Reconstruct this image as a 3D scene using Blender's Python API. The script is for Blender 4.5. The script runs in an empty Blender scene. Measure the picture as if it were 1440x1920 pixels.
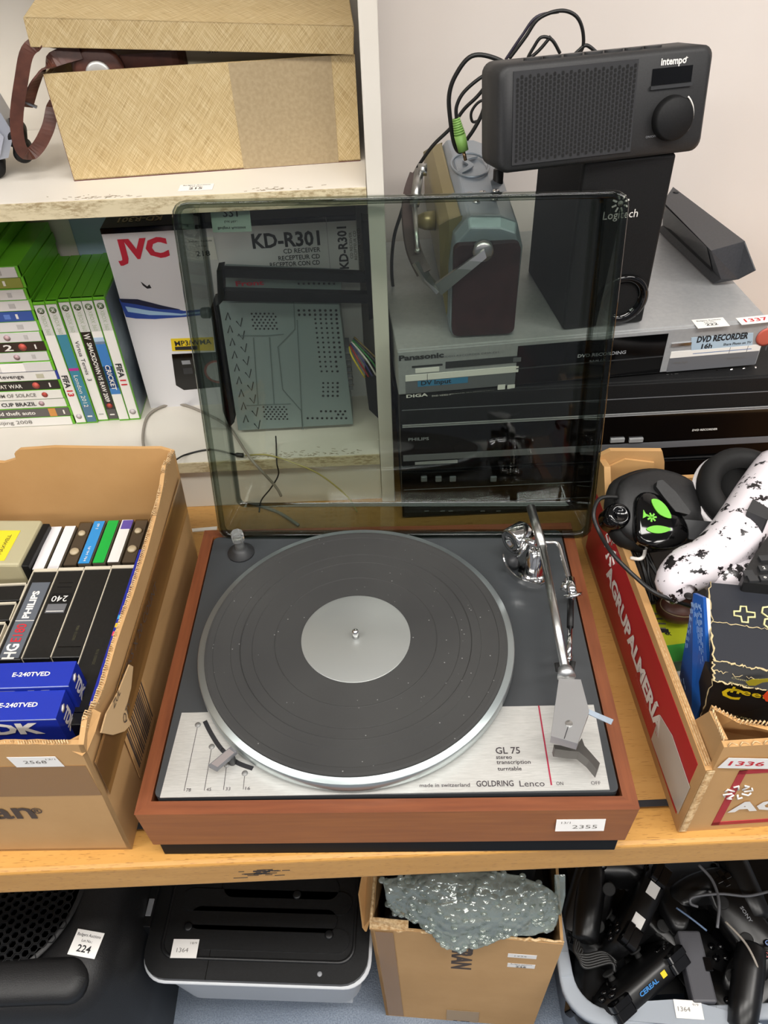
import bpy, math, random
from mathutils import Vector, Matrix
V=Vector; R=math.radians; PI=math.pi
random.seed(7)
sc=bpy.context.scene; col=sc.collection

# ---------------------------------------------------------------- camera
F=1489.0; CAM=V((0.0,-0.33097,0.74509))
def _basis():
    p,r,y=R(42.6),R(-2.8),R(-0.2807)
    fw=V((math.sin(y)*math.cos(p),math.cos(y)*math.cos(p),-math.sin(p)))
    rt=V((math.cos(y),-math.sin(y),0)); up=rt.cross(fw)
    return rt*math.cos(r)+up*math.sin(r), -rt*math.sin(r)+up*math.cos(r), fw
_r,_u,_f=_basis()
cd=bpy.data.cameras.new('camera'); cam=bpy.data.objects.new('camera',cd); col.objects.link(cam)
m=Matrix.Identity(4)
for i in range(3): m[i][0]=_r[i]; m[i][1]=_u[i]; m[i][2]=-_f[i]; m[i][3]=CAM[i]
cam.matrix_world=m; cd.sensor_fit='HORIZONTAL'; cd.sensor_width=36; cd.lens=36*F/1440; cd.clip_start=.02
sc.camera=cam
def _ray(px,py): return _f+_r*((px-720)/F)-_u*((py-960)/F)
def Zp(px,py,z): d=_ray(px,py); return CAM+d*((z-CAM.z)/d.z)      # survey helpers: photo measurement -> place in the room
def Yp(px,py,y): d=_ray(px,py); return CAM+d*((y-CAM.y)/d.y)
def Xp(px,py,x): d=_ray(px,py); return CAM+d*((x-CAM.x)/d.x)
def Pp(px,py,o,n):
    d=_ray(px,py); return CAM+d*((o-CAM).dot(n)/d.dot(n))

# ---------------------------------------------------------------- world, light, exposure
w=bpy.data.worlds.new('world'); sc.world=w; w.use_nodes=True
w.node_tree.nodes['Background'].inputs[0].default_value=(.9,.93,1,1); w.node_tree.nodes['Background'].inputs[1].default_value=.5
vs=sc.view_settings; vs.view_transform='Standard'; vs.look='None'; vs.gamma=1; vs.use_curve_mapping=False; vs.exposure=0.22
LIGHTS=[(-1.3,-1.75),(0.15,-1.75),(1.6,-1.75),(-1.3,-.35),(0.25,-.35),(1.7,-.35)]
CEIL=1.75
for (x,y) in LIGHTS:
    l=bpy.data.lights.new('ceiling_lamp','AREA'); l.shape='RECTANGLE'; l.size=1.15; l.size_y=.3; l.energy=13; l.color=(1,.965,.92)
    o=bpy.data.objects.new('ceiling_lamp',l); o.location=(x,y,CEIL-.06); col.objects.link(o)

# ---------------------------------------------------------------- materials
def C(h,a=1):
    if not isinstance(h,str): return tuple(h)+(a,) if len(h)==3 else tuple(h)
    v=[int(h[i:i+2],16)/255 for i in (0,2,4)]
    return tuple((c/12.92 if c<=.04045 else ((c+.055)/1.055)**2.4) for c in v)+(a,)
_mats={}
def mat(name,colr,rough=.5,metal=0,**k):
    if name in _mats: return _mats[name]
    m=bpy.data.materials.new(name); m.use_nodes=True; b=m.node_tree.nodes['Principled BSDF']
    b.inputs['Base Color'].default_value=C(colr); b.inputs['Roughness'].default_value=rough; b.inputs['Metallic'].default_value=metal
    for kk,v in k.items(): b.inputs[kk.replace('_',' ')].default_value=v
    _mats[name]=m; return m
class N:
    def __init__(s,m): s.t=m.node_tree; s.b=s.t.nodes['Principled BSDF']
    def n(s,ty,**k):
        x=s.t.nodes.new(ty)
        for a,v in k.items():
            if hasattr(x,a): setattr(x,a,v)
            else: x.inputs[a.replace('_',' ')].default_value=v
        return x
    def l(s,a,b): s.t.links.new(a,b)
    def coord(s,scale=(1,1,1),rot=(0,0,0),loc=(0,0,0)):
        c=s.t.nodes.new('ShaderNodeTexCoord'); mp=s.t.nodes.new('ShaderNodeMapping')
        mp.inputs['Scale'].default_value=scale; mp.inputs['Rotation'].default_value=rot; mp.inputs['Location'].default_value=loc
        s.l(c.outputs['Object'],mp.inputs['Vector']); return mp.outputs[0]
    def noise(s,vec,scale,detail=3,rough=.5):
        x=s.t.nodes.new('ShaderNodeTexNoise'); x.inputs['Scale'].default_value=scale; x.inputs['Detail'].default_value=detail; x.inputs['Roughness'].default_value=rough
        s.l(vec,x.inputs['Vector']); return x.outputs['Fac']
    def ramp(s,fac,stops,interp='LINEAR'):
        x=s.t.nodes.new('ShaderNodeValToRGB'); x.color_ramp.interpolation=interp
        e=x.color_ramp.elements
        while len(e)<len(stops): e.new(.5)
        for i,(p,c) in enumerate(stops): e[i].position=p; e[i].color=C(c)
        s.l(fac,x.inputs[0]); return x.outputs[0]
    def mix(s,f,a,b,mode='MIX'):
        x=s.t.nodes.new('ShaderNodeMix'); x.data_type='RGBA'; x.blend_type=mode
        for i,v in ((0,f),(6,a),(7,b)):
            if hasattr(v,'links'): s.l(v,x.inputs[i])
            else: x.inputs[i].default_value=v if i==0 else C(v)
        return x.outputs[2]
    def bump(s,h,st=.3,d=.001):
        x=s.t.nodes.new('ShaderNodeBump'); x.inputs['Strength'].default_value=st; x.inputs['Distance'].default_value=d
        s.l(h,x.inputs['Height']); s.l(x.outputs[0],s.b.inputs['Normal'])
    def color(s,c): s.l(c,s.b.inputs['Base Color'])
def wood(name,c1,c2,stretch=(1,14,14),scale=9,rough=.35,fleck=None):
    m=mat(name,c1,rough); n=N(m); v=n.coord(stretch)
    f=n.noise(v,scale,5,.6); c=n.ramp(f,[(.3,c1),(.7,c2)])
    if fleck:
        g=n.noise(n.coord((stretch[0]*4,stretch[1]*4,stretch[2]*4)),scale*3,1); c=n.mix(n.ramp(g,[(.62,'000000'),(.72,'ffffff')]),c,fleck)
    n.color(c); n.bump(f,.15,.0004); return m
def noisy(name,c1,c2,scale=30,rough=.6,lo=.35,hi=.65,bump=0,detail=4,metal=0,stretch=(1,1,1)):
    m=mat(name,c1,rough,metal); n=N(m); f=n.noise(n.coord(stretch),scale,detail); n.color(n.ramp(f,[(lo,c1),(hi,c2)]))
    if bump: n.bump(f,bump,.001)
    return m
M_wood=wood('beech_top','bd8f52','b08245',(1,9,9),7,.38,'9b6f3a')
M_woodf=wood('beech_edge','c89650','ba8843',(1,9,9),9,.4,'9a6c34')
M_mahog=wood('mahogany','824a2c','6c3a22',(1,16,16),12,.42)
M_mahogy=wood('mahogany_side','824a2c','6c3a22',(16,1,16),12,.42)
M_teak=wood('plinth_front_veneer','a0622c','8b5022',(1,14,14),10,.45)
def cardboard(name,c1,c2):
    m=mat(name,c1,.75); n=N(m); f=n.noise(n.coord((1,1,1)),7,6,.6); g=n.noise(n.coord((60,3,60)),12,2)
    c=n.ramp(f,[(.3,c1),(.7,c2)]); n.color(c); n.bump(g,.12,.0006); return m
M_card=cardboard('brown_cardboard','bf9766','b08958')
M_card2=cardboard('orange_cardboard','c49a66','b88c58')
M_cardin=cardboard('cardboard_inside','c89c66','bb8f58')
M_cardtorn=noisy('torn_cardboard','d9bd92','b08a5c',260,.9,bump=.6)
M_tape=mat('parcel_tape','8f6a3e',.18,Specular_IOR_Level=.6)
M_white=noisy('white_laminate','dad4ca','d2cbc0',4,.4)
M_whitedirty=None
def dirty(name,base,dirt,th=.62):
    m=mat(name,base,.55); n=N(m); f=n.noise(n.coord((1,3,3)),14,6,.65); g=n.noise(n.coord((2,6,6),loc=(3,1,2)),60,4,.7)
    c=n.mix(n.ramp(f,[(th-.06,'000000'),(th+.06,'ffffff')]),base,n.ramp(g,[(.4,dirt),(.6,base)])); n.color(c); return m
M_edge=dirty('scuffed_shelf_edge','ccbf9f','9c8a68',.5)
M_wall=noisy('wall_paint','e4dcd6','ddd4cd',3,.6)
M_far=mat('far_wall_paint','7d8087',.8)
def carpet():
    m=mat('blue_grey_carpet','8f9bab',.95); n=N(m); f=n.noise(n.coord((1,1,1)),9,4); g=n.noise(n.coord((1,1,1)),420,2)
    c=n.ramp(f,[(.3,'7b8694'),(.7,'949eab')]); n.color(n.mix(n.ramp(g,[(.3,'000000'),(.7,'ffffff')]),c,'6d7888')); n.bump(g,.7,.002); return m
M_carpet=carpet()
M_black=mat('black_plastic','121213',.45,Specular_IOR_Level=.35)
M_blackm=noisy('matt_black_plastic','151516','101011',500,.6,bump=.2); M_blackm.node_tree.nodes['Principled BSDF'].inputs['Specular IOR Level'].default_value=.3
M_gloss=mat('gloss_black','050506',.08)
M_dark=mat('dark_grey_plastic','2e2f31',.5)
M_rubber=mat('black_rubber','1b1b1b',.75)
M_cable=mat('black_cable','141414',.45)
M_gcable=mat('grey_cable','8d857b',.5)
M_chrome=mat('chrome','d8d8d8',.12,1)
M_steel=mat('brushed_steel','b8b8b6',.3,1)
M_alu=mat('satin_aluminium','b9bbbd',.38,.85)
M_silver=noisy('silver_paint','a9aaab','a2a3a5',200,.4,metal=.3)
M_silverd=mat('grey_paint','6d6e72',.45,.2)
M_paper=mat('white_paper','e9e6e2',.6)
M_ink=mat('black_ink','1c1c20',.6)
M_pen=mat('pencil_ink','6a6660',.7)
M_red=mat('red_ink','c3222e',.6)
M_wprint=mat('white_print','e6e2dc',.5)
M_gprint=mat('grey_print','8a8c90',.5)
M_green=mat('green_case','65b02a',.3,Transmission_Weight=0.0)
M_greend=mat('green_case_lip','5fae1e',.25)

# ---------------------------------------------------------------- mesh helpers
def TF(o,x,y):
    x=V(x).normalized(); y=V(y); y=(y-x*y.dot(x)).normalized(); z=x.cross(y); m=Matrix.Identity(4)
    for i in range(3): m[i][0]=x[i]; m[i][1]=y[i]; m[i][2]=z[i]; m[i][3]=o[i]
    return m
def TR(loc=(0,0,0),rz=0,rx=0,ry=0):
    return Matrix.Translation(loc)@Matrix.Rotation(rz,4,'Z')@Matrix.Rotation(ry,4,'Y')@Matrix.Rotation(rx,4,'X')
_tc={}
def glyphs(s,bold,res=2):
    k=(s,bold)
    if k not in _tc:
        c=bpy.data.curves.new('t','FONT'); c.body=s; c.size=1; c.resolution_u=res; c.offset=bold; c.align_x='CENTER'; c.align_y='CENTER'; c.fill_mode='FRONT'
        o=bpy.data.objects.new('t',c); col.objects.link(o); dg=bpy.context.evaluated_depsgraph_get(); me=bpy.data.meshes.new_from_object(o.evaluated_get(dg))
        vs=[v.co.copy() for v in me.vertices]; fs=[tuple(p.vertices) for p in me.polygons]
        bpy.data.objects.remove(o); bpy.data.curves.remove(c); bpy.data.meshes.remove(me)
        xs=[v.x for v in vs] or [0]; ys=[v.y for v in vs] or [0]
        _tc[k]=(vs,fs,(min(xs),max(xs),min(ys),max(ys)))
    return _tc[k]
class MB:
    def __init__(s): s.v=[];s.f=[];s.mi=[];s.sm=[];s.mats=[]
    def add(s,vs,fs,mat,T=None,smooth=False):
        if mat not in s.mats: s.mats.append(mat)
        i=s.mats.index(mat); b=len(s.v)
        for v in vs: v=V(v); s.v.append(T@v if T else v)
        for f in fs: s.f.append([b+j for j in f]); s.mi.append(i); s.sm.append(smooth)
        return s
    def box(s,x0,x1,y0,y1,z0,z1,mat,T=None):
        return s.add([(x0,y0,z0),(x1,y0,z0),(x1,y1,z0),(x0,y1,z0),(x0,y0,z1),(x1,y0,z1),(x1,y1,z1),(x0,y1,z1)],
          [(0,3,2,1),(4,5,6,7),(0,1,5,4),(1,2,6,5),(2,3,7,6),(3,0,4,7)],mat,T)
    def hexa(s,p,mat):   # 8 points bottom ring then top ring
        return s.add(p,[(0,3,2,1),(4,5,6,7),(0,1,5,4),(1,2,6,5),(2,3,7,6),(3,0,4,7)],mat)
    def slab(s,pts,vec,mat,T=None,smooth=False):
        n=len(pts); vec=V(vec); a=[V(p) for p in pts]
        nn=V((0,0,0))
        for i in range(n): nn+=a[i].cross(a[(i+1)%n])
        if nn.dot(vec)<0: a.reverse()
        s.add(a+[p+vec for p in a],[tuple(reversed(range(n))),tuple(range(n,2*n))],mat,T)
        return s.add(a+[p+vec for p in a],[(i,(i+1)%n,n+(i+1)%n,n+i) for i in range(n)],mat,T,smooth)
    def prism(s,pts,z0,z1,mat,T=None,smooth=False): return s.slab([(p[0],p[1],z0) for p in pts],(0,0,z1-z0),mat,T,smooth)
    def poly(s,pts,mat,T=None): return s.add(pts,[tuple(range(len(pts)))],mat,T)
    def loft(s,rings,mat,T=None,smooth=True,caps=True,closed=True):
        n=len(rings[0]); vs=[p for r in rings for p in r]; fs=[]
        for k in range(len(rings)-1):
            for i in range(n if closed else n-1):
                j=(i+1)%n; fs.append((k*n+i,k*n+j,(k+1)*n+j,(k+1)*n+i))
        if caps: fs+= [tuple(reversed(range(n))),tuple(range((len(rings)-1)*n,len(rings)*n))]
        return s.add(vs,fs,mat,T,smooth)
    def lathe(s,prof,mat,n=40,T=None,smooth=True,caps=True):
        rings=[[(r*math.cos(2*PI*i/n),r*math.sin(2*PI*i/n),z) for i in range(n)] for r,z in prof]
        return s.loft(rings,mat,T,smooth,caps)
    def cyl(s,a,b,r,mat,n=16,r2=None,smooth=True):
        a=V(a);b=V(b);d=(b-a);q=d.to_track_quat('Z','Y').to_matrix().to_4x4(); r2=r if r2 is None else r2
        return s.lathe([(r,0),(r2,d.length)],mat,n,Matrix.Translation(a)@q,smooth)
    def tube(s,path,r,mat,n=8,T=None,closed=False,flat=None):
        P=[V(p) for p in path]; rs=r if isinstance(r,(list,tuple)) else [r]*len(P); rings=[]; up=None
        for i,p in enumerate(P):
            t=(P[(i+1)%len(P)]-P[i-1]) if closed else (P[min(i+1,len(P)-1)]-P[max(i-1,0)])
            t.normalize()
            if up is None: up=t.orthogonal().normalized()
            up=(up-t*up.dot(t)); up=up.normalized() if up.length>1e-6 else t.orthogonal().normalized()
            sd=t.cross(up)
            rings.append([p+(up*math.cos(2*PI*k/n)+sd*math.sin(2*PI*k/n)*(flat or 1))*rs[i] for k in range(n)])
        if closed: rings.append(rings[0])
        return s.loft(rings,mat,T,True,not closed)
    def ribbon(s,path,wvec,w,th,mat,T=None):
        P=[V(p) for p in path]; rings=[]
        for i,p in enumerate(P):
            t=(P[min(i+1,len(P)-1)]-P[max(i-1,0)]).normalized(); wv=wvec[i] if isinstance(wvec,list) else wvec
            wv=V(wv); wv=(wv-t*wv.dot(t)).normalized(); nn=t.cross(wv)
            rings.append([p+wv*w/2+nn*th/2,p-wv*w/2+nn*th/2,p-wv*w/2-nn*th/2,p+wv*w/2-nn*th/2])
        return s.loft(rings,mat,T,False,True)
    def text(s,str_,size,mat,T,bold=0,width=None,align=0):
        vs,fs,bb=glyphs(str_,bold); sx=size
        if width and bb[1]>bb[0]: sx=width/(bb[1]-bb[0])
        cx=(bb[0]+bb[1])/2; cy=(bb[2]+bb[3])/2
        if align<0: cx=bb[0]
        if align>0: cx=bb[1]
        return s.add([((v.x-cx)*sx,(v.y-cy)*size,0) for v in vs],fs,mat,T)
    def ball(s,c,r,mat,n=16,T=None):
        c=V(c); rr=r if hasattr(r,'__len__') else (r,r,r); rings=[]
        for k in range(n//2+1):
            a=-PI/2+PI*k/(n//2); rings.append([(c.x+rr[0]*max(math.cos(a),1e-4)*math.cos(2*PI*i/n),c.y+rr[1]*max(math.cos(a),1e-4)*math.sin(2*PI*i/n),c.z+rr[2]*math.sin(a)) for i in range(n)])
        return s.loft(rings,mat,T)
    def build(s,name,parent=None,bevel=0,loc=None,rot=None,seg=2,ang=35,M=None,sub=0,origin=None):
        me=bpy.data.meshes.new(name); vs=s.v
        if origin is not None: o3=V(origin); vs=[v-o3 for v in vs]; loc=o3
        me.from_pydata([tuple(v) for v in vs],[],s.f); me.validate()
        for mt in s.mats: me.materials.append(mt)
        if len(me.polygons)==len(s.f):
            me.polygons.foreach_set('material_index',s.mi); me.polygons.foreach_set('use_smooth',s.sm)
        o=bpy.data.objects.new(name,me); col.objects.link(o)
        if parent: o.parent=parent
        if loc is not None: o.location=loc
        if rot is not None: o.rotation_euler=rot
        if M is not None: o.matrix_local=M
        if bevel:
            b=o.modifiers.new('bevel','BEVEL'); b.width=bevel; b.segments=seg; b.limit_method='ANGLE'; b.angle_limit=R(ang); b.harden_normals=False
        if sub:
            q=o.modifiers.new('sub','SUBSURF'); q.levels=sub; q.render_levels=sub
        me.update(); return o
def tag(o,label=None,cat=None,group=None,kind=None):
    if label: o['label']=label
    if cat: o['category']=cat
    if group: o['group']=group
    if kind: o['kind']=kind
    return o
def thing(name,label,cat,loc=(0,0,0),rot=(0,0,0),group=None,M=None):
    o=bpy.data.objects.new(name,None); col.objects.link(o); o.empty_display_size=.02
    if M is not None: o.matrix_world=M
    else: o.location=loc; o.rotation_euler=rot
    bpy.context.view_layer.update()
    return tag(o,label,cat,group)
def copy_tree(o,parent=None):
    c=o.copy(); col.objects.link(c)
    if parent: c.parent=parent
    for ch in list(o.children): copy_tree(ch,c)
    return c
class Inv:
    def __init__(s,m): s.m=m
    def __call__(s,p): return s.m@V(p)
    def __matmul__(s,p): return s.m@V(p)
def inv(root):
    bpy.context.view_layer.update(); return Inv(root.matrix_world.inverted())
def rr(x0,x1,y0,y1,r,n=5):
    out=[]
    for cx,cy,a in ((x1-r,y1-r,0),(x0+r,y1-r,90),(x0+r,y0+r,180),(x1-r,y0+r,270)):
        for k in range(n+1): t=R(a+90*k/n); out.append((cx+r*math.cos(t),cy+r*math.sin(t)))
    return out
def spline(pts,k=6,closed=False):
    P=[V(p) for p in pts]; out=[]; n=len(P)
    for i in range(n if closed else n-1):
        g=(lambda j:P[j%n]) if closed else (lambda j:P[max(0,min(n-1,j))])
        a,b,c,d=g(i-1),g(i),g(i+1),g(i+2)
        for q in range(k):
            t=q/k; out.append(.5*((2*b)+(c-a)*t+(2*a-5*b+4*c-d)*t*t+(3*b-a-3*c+d)*t**3))
    if not closed: out.append(P[-1])
    return out
def jag(a,b,n,amp,up=(0,0,1)):
    a=V(a);b=V(b);up=V(up); return [a.lerp(b,i/n)+up*random.uniform(-amp,amp)*(0 if i in(0,n) else 1) for i in range(n+1)]
def sticker(parent,T,w,h,lines,name='lot_sticker',m=None,label=None,th=.0003,skew=0):
    b=MB(); b.add([(-w/2,-h/2,0),(w/2,-h/2,0),(w/2+skew,h/2,0),(-w/2+skew,h/2,0),(-w/2,-h/2,th),(w/2,-h/2,th),(w/2+skew,h/2,th),(-w/2+skew,h/2,th)],
       [(0,3,2,1),(4,5,6,7),(0,1,5,4),(1,2,6,5),(2,3,7,6),(3,0,4,7)],m or M_paper)
    for (s_,size,x,y,mm,bold,wd) in lines: b.text(s_,size,mm,TR((x,y,th+.00015)),bold,wd)
    o=b.build(name,parent); o.matrix_local=T
    if label: o['label']=label
    return o
def auction(num,w=.034,h=.017):
    return [('Badgers Auctions',h*.2,0,h*.33,M_ink,.01,w*.85),('Lot No.:',h*.18,0,h*.12,M_ink,.01,w*.4),(num,h*.42,0,-h*.2,M_ink,.02,w*.42)]
# ================================================================ the room
FZ=-.70; YW=.80; SHZ=.0853; SHU=.437
def struct(o): o['kind']='structure'; return o
b=MB(); b.box(-2.5,2.5,-2.6,YW,FZ-.05,FZ,M_carpet); struct(b.build('floor'))
b=MB(); b.box(-2.5,2.5,YW,YW+.1,FZ,CEIL,M_wall); struct(b.build('wall_back'))
b=MB(); b.box(-2.6,-2.5,-2.6,YW+.1,FZ,CEIL,M_far); struct(b.build('wall_left'))
b=MB(); b.box(2.5,2.6,-2.6,YW+.1,FZ,CEIL,M_far); struct(b.build('wall_right'))
b=MB(); b.box(-2.6,2.6,-2.7,-2.6,FZ,CEIL,M_far); struct(b.build('wall_front'))
M_ceil=mat('ceiling_paint','c9c9c6',.8)
b=MB(); b.box(-2.6,2.6,-2.7,YW+.1,CEIL,CEIL+.05,M_ceil); struct(b.build('ceiling'))
M_em=mat('lamp_diffuser','ffffff',.5); e=M_em.node_tree.nodes['Principled BSDF']; e.inputs['Emission Color'].default_value=(1,.96,.9,1); e.inputs['Emission Strength'].default_value=6
for i,(x,y) in enumerate(LIGHTS):
    fx=thing('ceiling_light','fluorescent ceiling panel, out of the picture above the table','ceiling light',(x,y,CEIL-.03),group='fluorescent ceiling panels')
    fx['label']='fluorescent ceiling panel, %s and %s, out of the picture'%(('behind the viewer','above the table edge')[i>2],('to the left','in the middle','to the right')[i%3]); MB().box(-.62,.62,-.19,.19,0,.03,M_white).build('housing',fx,.004)
    MB().box(-.575,.575,-.15,.15,-.006,0.0,M_em).build('diffuser',fx)

# ---------------------------------------------------------------- table
t=thing('wooden_table','long beech table with rounded front edge, everything stands on it','table',(0,0,FZ))
b=MB(); b.box(-1.3,1.3,.0385,.79,.70-.030,.70,M_wood); b.build('tabletop',t,.002)
b=MB(); b.box(-1.3,1.3,0,.0385,.70-.046,.70,M_woodf); b.build('front_edge',t,.005,seg=4)
b=MB(); b.box(-1.3,1.3,.0375,.0445,.70,.7004,M_ink); b.build('joint_strip',t)
for x in (-1.22,1.22):
    for y in (.06,.72): MB().box(x-.025,x+.025,y-.025,y+.025,0,.67,M_woodf).build('leg',t,.003)
b=MB(); p=Zp(440,1640,0); 
for i in range(26):
    x=-.135+random.gauss(0,.012); z=.70-.022+random.gauss(0,.004); l=random.uniform(.002,.008)
    b.box(x-l,x+l,-.0004,0.0,z,z+.0006,M_ink)
b.build('scuff_marks',t)

# ---------------------------------------------------------------- shelf unit
sh=thing('shelf_unit','white laminate shelf unit with worn edges standing on the table','shelf unit',(-.5,.5,0))
def S(x0,x1,y0,y1,z0,z1,m,name,bv=.0008): return MB().box(x0+.5,x1+.5,y0-.5,y1-.5,z0,z1,m).build(name,sh,bv)
S(-1.1,-.006,.5015,.745,.0695,SHZ,M_white,'shelf'); S(-1.1,-.006,.4995,.5015,.0690,SHZ,M_edge,'shelf_edging',.0003)
S(-1.1,-.006,.5015,.745,.4195,SHU,M_white,'shelf'); S(-1.1,-.006,.4995,.5015,.4190,SHU,M_edge,'shelf_edging',.0003)
S(-1.1,-.006,.5015,.745,.81,.828,M_white,'shelf')
S(-.0055,.0122,.500,.76,0,1.1,M_white,'upright')
S(-1.12,-1.1,.500,.76,0,1.1,M_white,'upright')
S(-1.1,-.006,.508,.52,0,.0690,M_white,'kickboard')
S(-1.1,-.006,.746,.754,.0695,1.1,M_white,'back_panel')
M_trans=mat('scuff_dirt','8d8069',.9)
b=MB()
for i in range(150):
    z,x=random.choice([(SHZ,random.uniform(-.2,-.03)),(SHU,random.choice([random.gauss(-.29,.02),random.gauss(-.10,.02)]))]); y=.502+abs(random.gauss(0,.006))+.002
    l=random.uniform(.0004,.003); a=random.uniform(-.4,.4)
    b.box(-l,l,-.0003,.0003,.0001,.0003,M_trans,TR((x+.5,y-.5,z),a))
b.build('scuff_marks',sh)['kind']='stuff'
sticker(sh,TF((Zp(368,352,SHU)-V((-.5,.5,0))+V((0,0,.0003))),(1,.0,0),(0,1,0)),.036,.017,auction('215'),label='lot sticker 215 on the upper shelf')
sticker(sh,TF((Zp(100,851,SHZ)-V((-.5,.5,0))+V((0,-.004,.0003))),(1,.0,0),(0,1,0)),.045,.012,[('Badgers Auctions',.004,.008,.002,M_ink,.01,.024)],label='worn sticker on the lower shelf')

# ---------------------------------------------------------------- turntable
A=R(-2.0)
tt=thing('turntable','vintage turntable in a mahogany plinth with tinted lid open, centre of the table','turntable',(-.0076,.181,0),(0,0,A))
L=inv(tt)
W2_,D2=.2205,.180
b=MB(); b.box(-.213,.213,-.1770,.172,0,.0225,mat('base_black','0c0c0d',.6,Specular_IOR_Level=.2)); b.build('base',tt,.001)
def frame_side(name,a0,a1,m):  # mitred plinth sides; inner/outer outline points (x,y)
    pass
o0=[(-W2_,-D2),(W2_,-D2),(W2_,D2),(-W2_,D2)]; tw=.0125
ins=.0015
def ring(z,off): return [V((x-math.copysign(off,x),y-math.copysign(off,y),z)) for x,y in o0]
zt=.085; zb=.022
to,ti,bo,bi=ring(zt,0),ring(zt,tw),ring(zb,ins*1.25),ring(zb,tw+ins)
for i,nm in enumerate(('front_rail','side_rail','back_rail','side_rail')):
    j=(i+1)%4; b=MB(); m_=(M_teak,M_mahogy,M_teak,M_mahogy)[i]
    mt=(M_mahog,M_mahogy,M_mahog,M_mahogy)[i]
    p=[bo[i],bo[j],bi[j],bi[i],to[i],to[j],ti[j],ti[i]]
    b.add(p,[(0,3,2,1),(0,1,5,4),(1,2,6,5),(2,3,7,6),(3,0,4,7)],m_); b.add(p,[(4,5,6,7)],mt)
    b.build(nm,tt,.0012)
M_deck=noisy('charcoal_enamel','424548','3c3f42',3,.28)
N(M_deck).b.inputs['Metallic'].default_value=.1
b=MB(); b.prism(rr(-.2055,.2055,-.165,.165,.006),.060,.0872,M_deck); b.build('deck',tt,.0025,seg=3)
def brushed():
    m=mat('brushed_plate','c3c3c0',.4,.45); n=N(m); f=n.noise(n.coord((6,220,6)),16,4,.6); n.color(n.ramp(f,[(.3,'bcbcb8'),(.7,'dad9d5')])); n.bump(f,.1,.0003); return m
M_br=brushed()
zp=.0874
pl=[L(Zp(a,c,zp)) for a,c in ((300,1496),(1143,1481),(1113,1322),(341,1337))]
b=MB(); b.slab([(p.x,p.y,zp-.0002) for p in pl],(0,0,.0008),M_br)
tx=lambda px,py,z: L(Zp(px,py,z))
def ttext(b,s,px0,px1,py,size,m,bold=.01,z=.0884):
    a=tx(px0,py,z); c=tx(px1,py,z); mid=(a+c)/2; mid.z=z
    b.text(s,size,m,TF(mid,(1,0,0),(0,1,0)),bold,abs(c.x-a.x))
M_inkd=mat('engraved_ink','3b3438',.6)
ttext(b,'GL 75',929,975,1407,.0095,M_inkd,.012); ttext(b,'stereo',930,960,1420,.0055,M_inkd); ttext(b,'transcription',931,995,1430,.0055,M_inkd); ttext(b,'turntable',933,978,1441,.0055,M_inkd)
ttext(b,'made in switzerland',787,881,1472,.005,M_inkd,.005); ttext(b,'GOLDRING',893,963,1469,.0078,M_inkd,.015); ttext(b,'Lenco',974,1021,1469,.0082,M_inkd,0)
ttext(b,'ON',1043,1056,1469,.0048,M_inkd,0); ttext(b,'OFF',1108,1126,1468,.0048,M_inkd,0)
a,c=tx(1010,1323,.0883),tx(1034,1472,.0883); b.ribbon([(a.x,a.y,.0883),(c.x,c.y,.0883)],(1,0,0),.0013,.0003,mat('crimson_line','9c1f3c',.5))
M_dot=mat('grey_dot','8d8d8b',.5,.3)
for px0,py0,px1,py1,s in ((371,1359,345,1483,'78'),(397,1400,383,1482,'45'),(425,1434,419,1481,'33'),(459,1450,456,1480,'16')):
    a,c=tx(px0,py0,.0883),tx(px1,py1,.0883); b.ribbon([(a.x,a.y,.0883),(c.x,c.y,.0883)],(1,0,0),.0004,.0002,M_inkd)
    b.lathe([(.0028,0),(.0028,.0004)],M_dot,20,TR((a.x,a.y,.0882))); ttext(b,s,px1+4,px1+13,py1-2,.0045,M_inkd,0)
b.build('control_plate',tt)
slot=[tx(x,y,.0884) for x,y in ((384,1352),(395,1374),(410,1398),(424,1413),(445,1430),(474,1441))]
b=MB(); b.ribbon(spline([(p.x,p.y,.0884) for p in slot],4),(1,-1,0),.0042,.0005,M_ink); b.build('speed_slot',tt)
# speed lever
b=MB(); q=[tx(x,y,.101) for x,y in ((391,1437),(406,1445),(445,1411),(433,1402))]
b.slab([(p.x,p.y,.099) for p in q],(0,0,.004),M_silverd); q2=[(p-sum(q,V((0,0,0)))/4)*.8+sum(q,V((0,0,0)))/4 for p in q]
b.slab([(p.x,p.y,.1029) for p in q2],(0,0,.0005),mat('lever_inlay','a49c9c',.35,.5))
p=tx(436,1428,.09); b.cyl((p.x,p.y,.088),(p.x,p.y,.100),.0035,M_dark); b.build('speed_lever',tt,.0005)
# platter
PC=tx(667,1195,.108); PCX,PCY=PC.x,PC.y+.0005
pf=thing('platter',None,None); pf.parent=tt; pf.location=(PCX,PCY,.0885)
M_plat=mat('platter_rim','aab3b4',.32,.8)
b=MB(); b.lathe([(.10,.0),(.149,0),(.1585,.003),(.1600,.006),(.1600,.0155),(.1590,.0170),(.10,.0170)],M_plat,128); b.build('rim',pf)
def ratmat():
    m=mat('dusty_rubber_mat','363636',.8); n=N(m); f=n.noise(n.coord(),7,4); v=n.n('ShaderNodeTexVoronoi'); v.inputs['Scale'].default_value=120; n.l(n.coord(),v.inputs['Vector'])
    base=n.ramp(f,[(.35,'2d2d2d'),(.75,'3a3a39')]); dust=n.ramp(v.outputs['Distance'],[(.05,'ffffff'),(.09,'000000')])
    g=n.ramp(n.noise(n.coord(),25,2),[(.48,'000000'),(.58,'ffffff')]); n.color(n.mix(n.mix(1,dust,g,'MULTIPLY'),base,'8a8a88')); return m
M_mat=ratmat()
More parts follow.
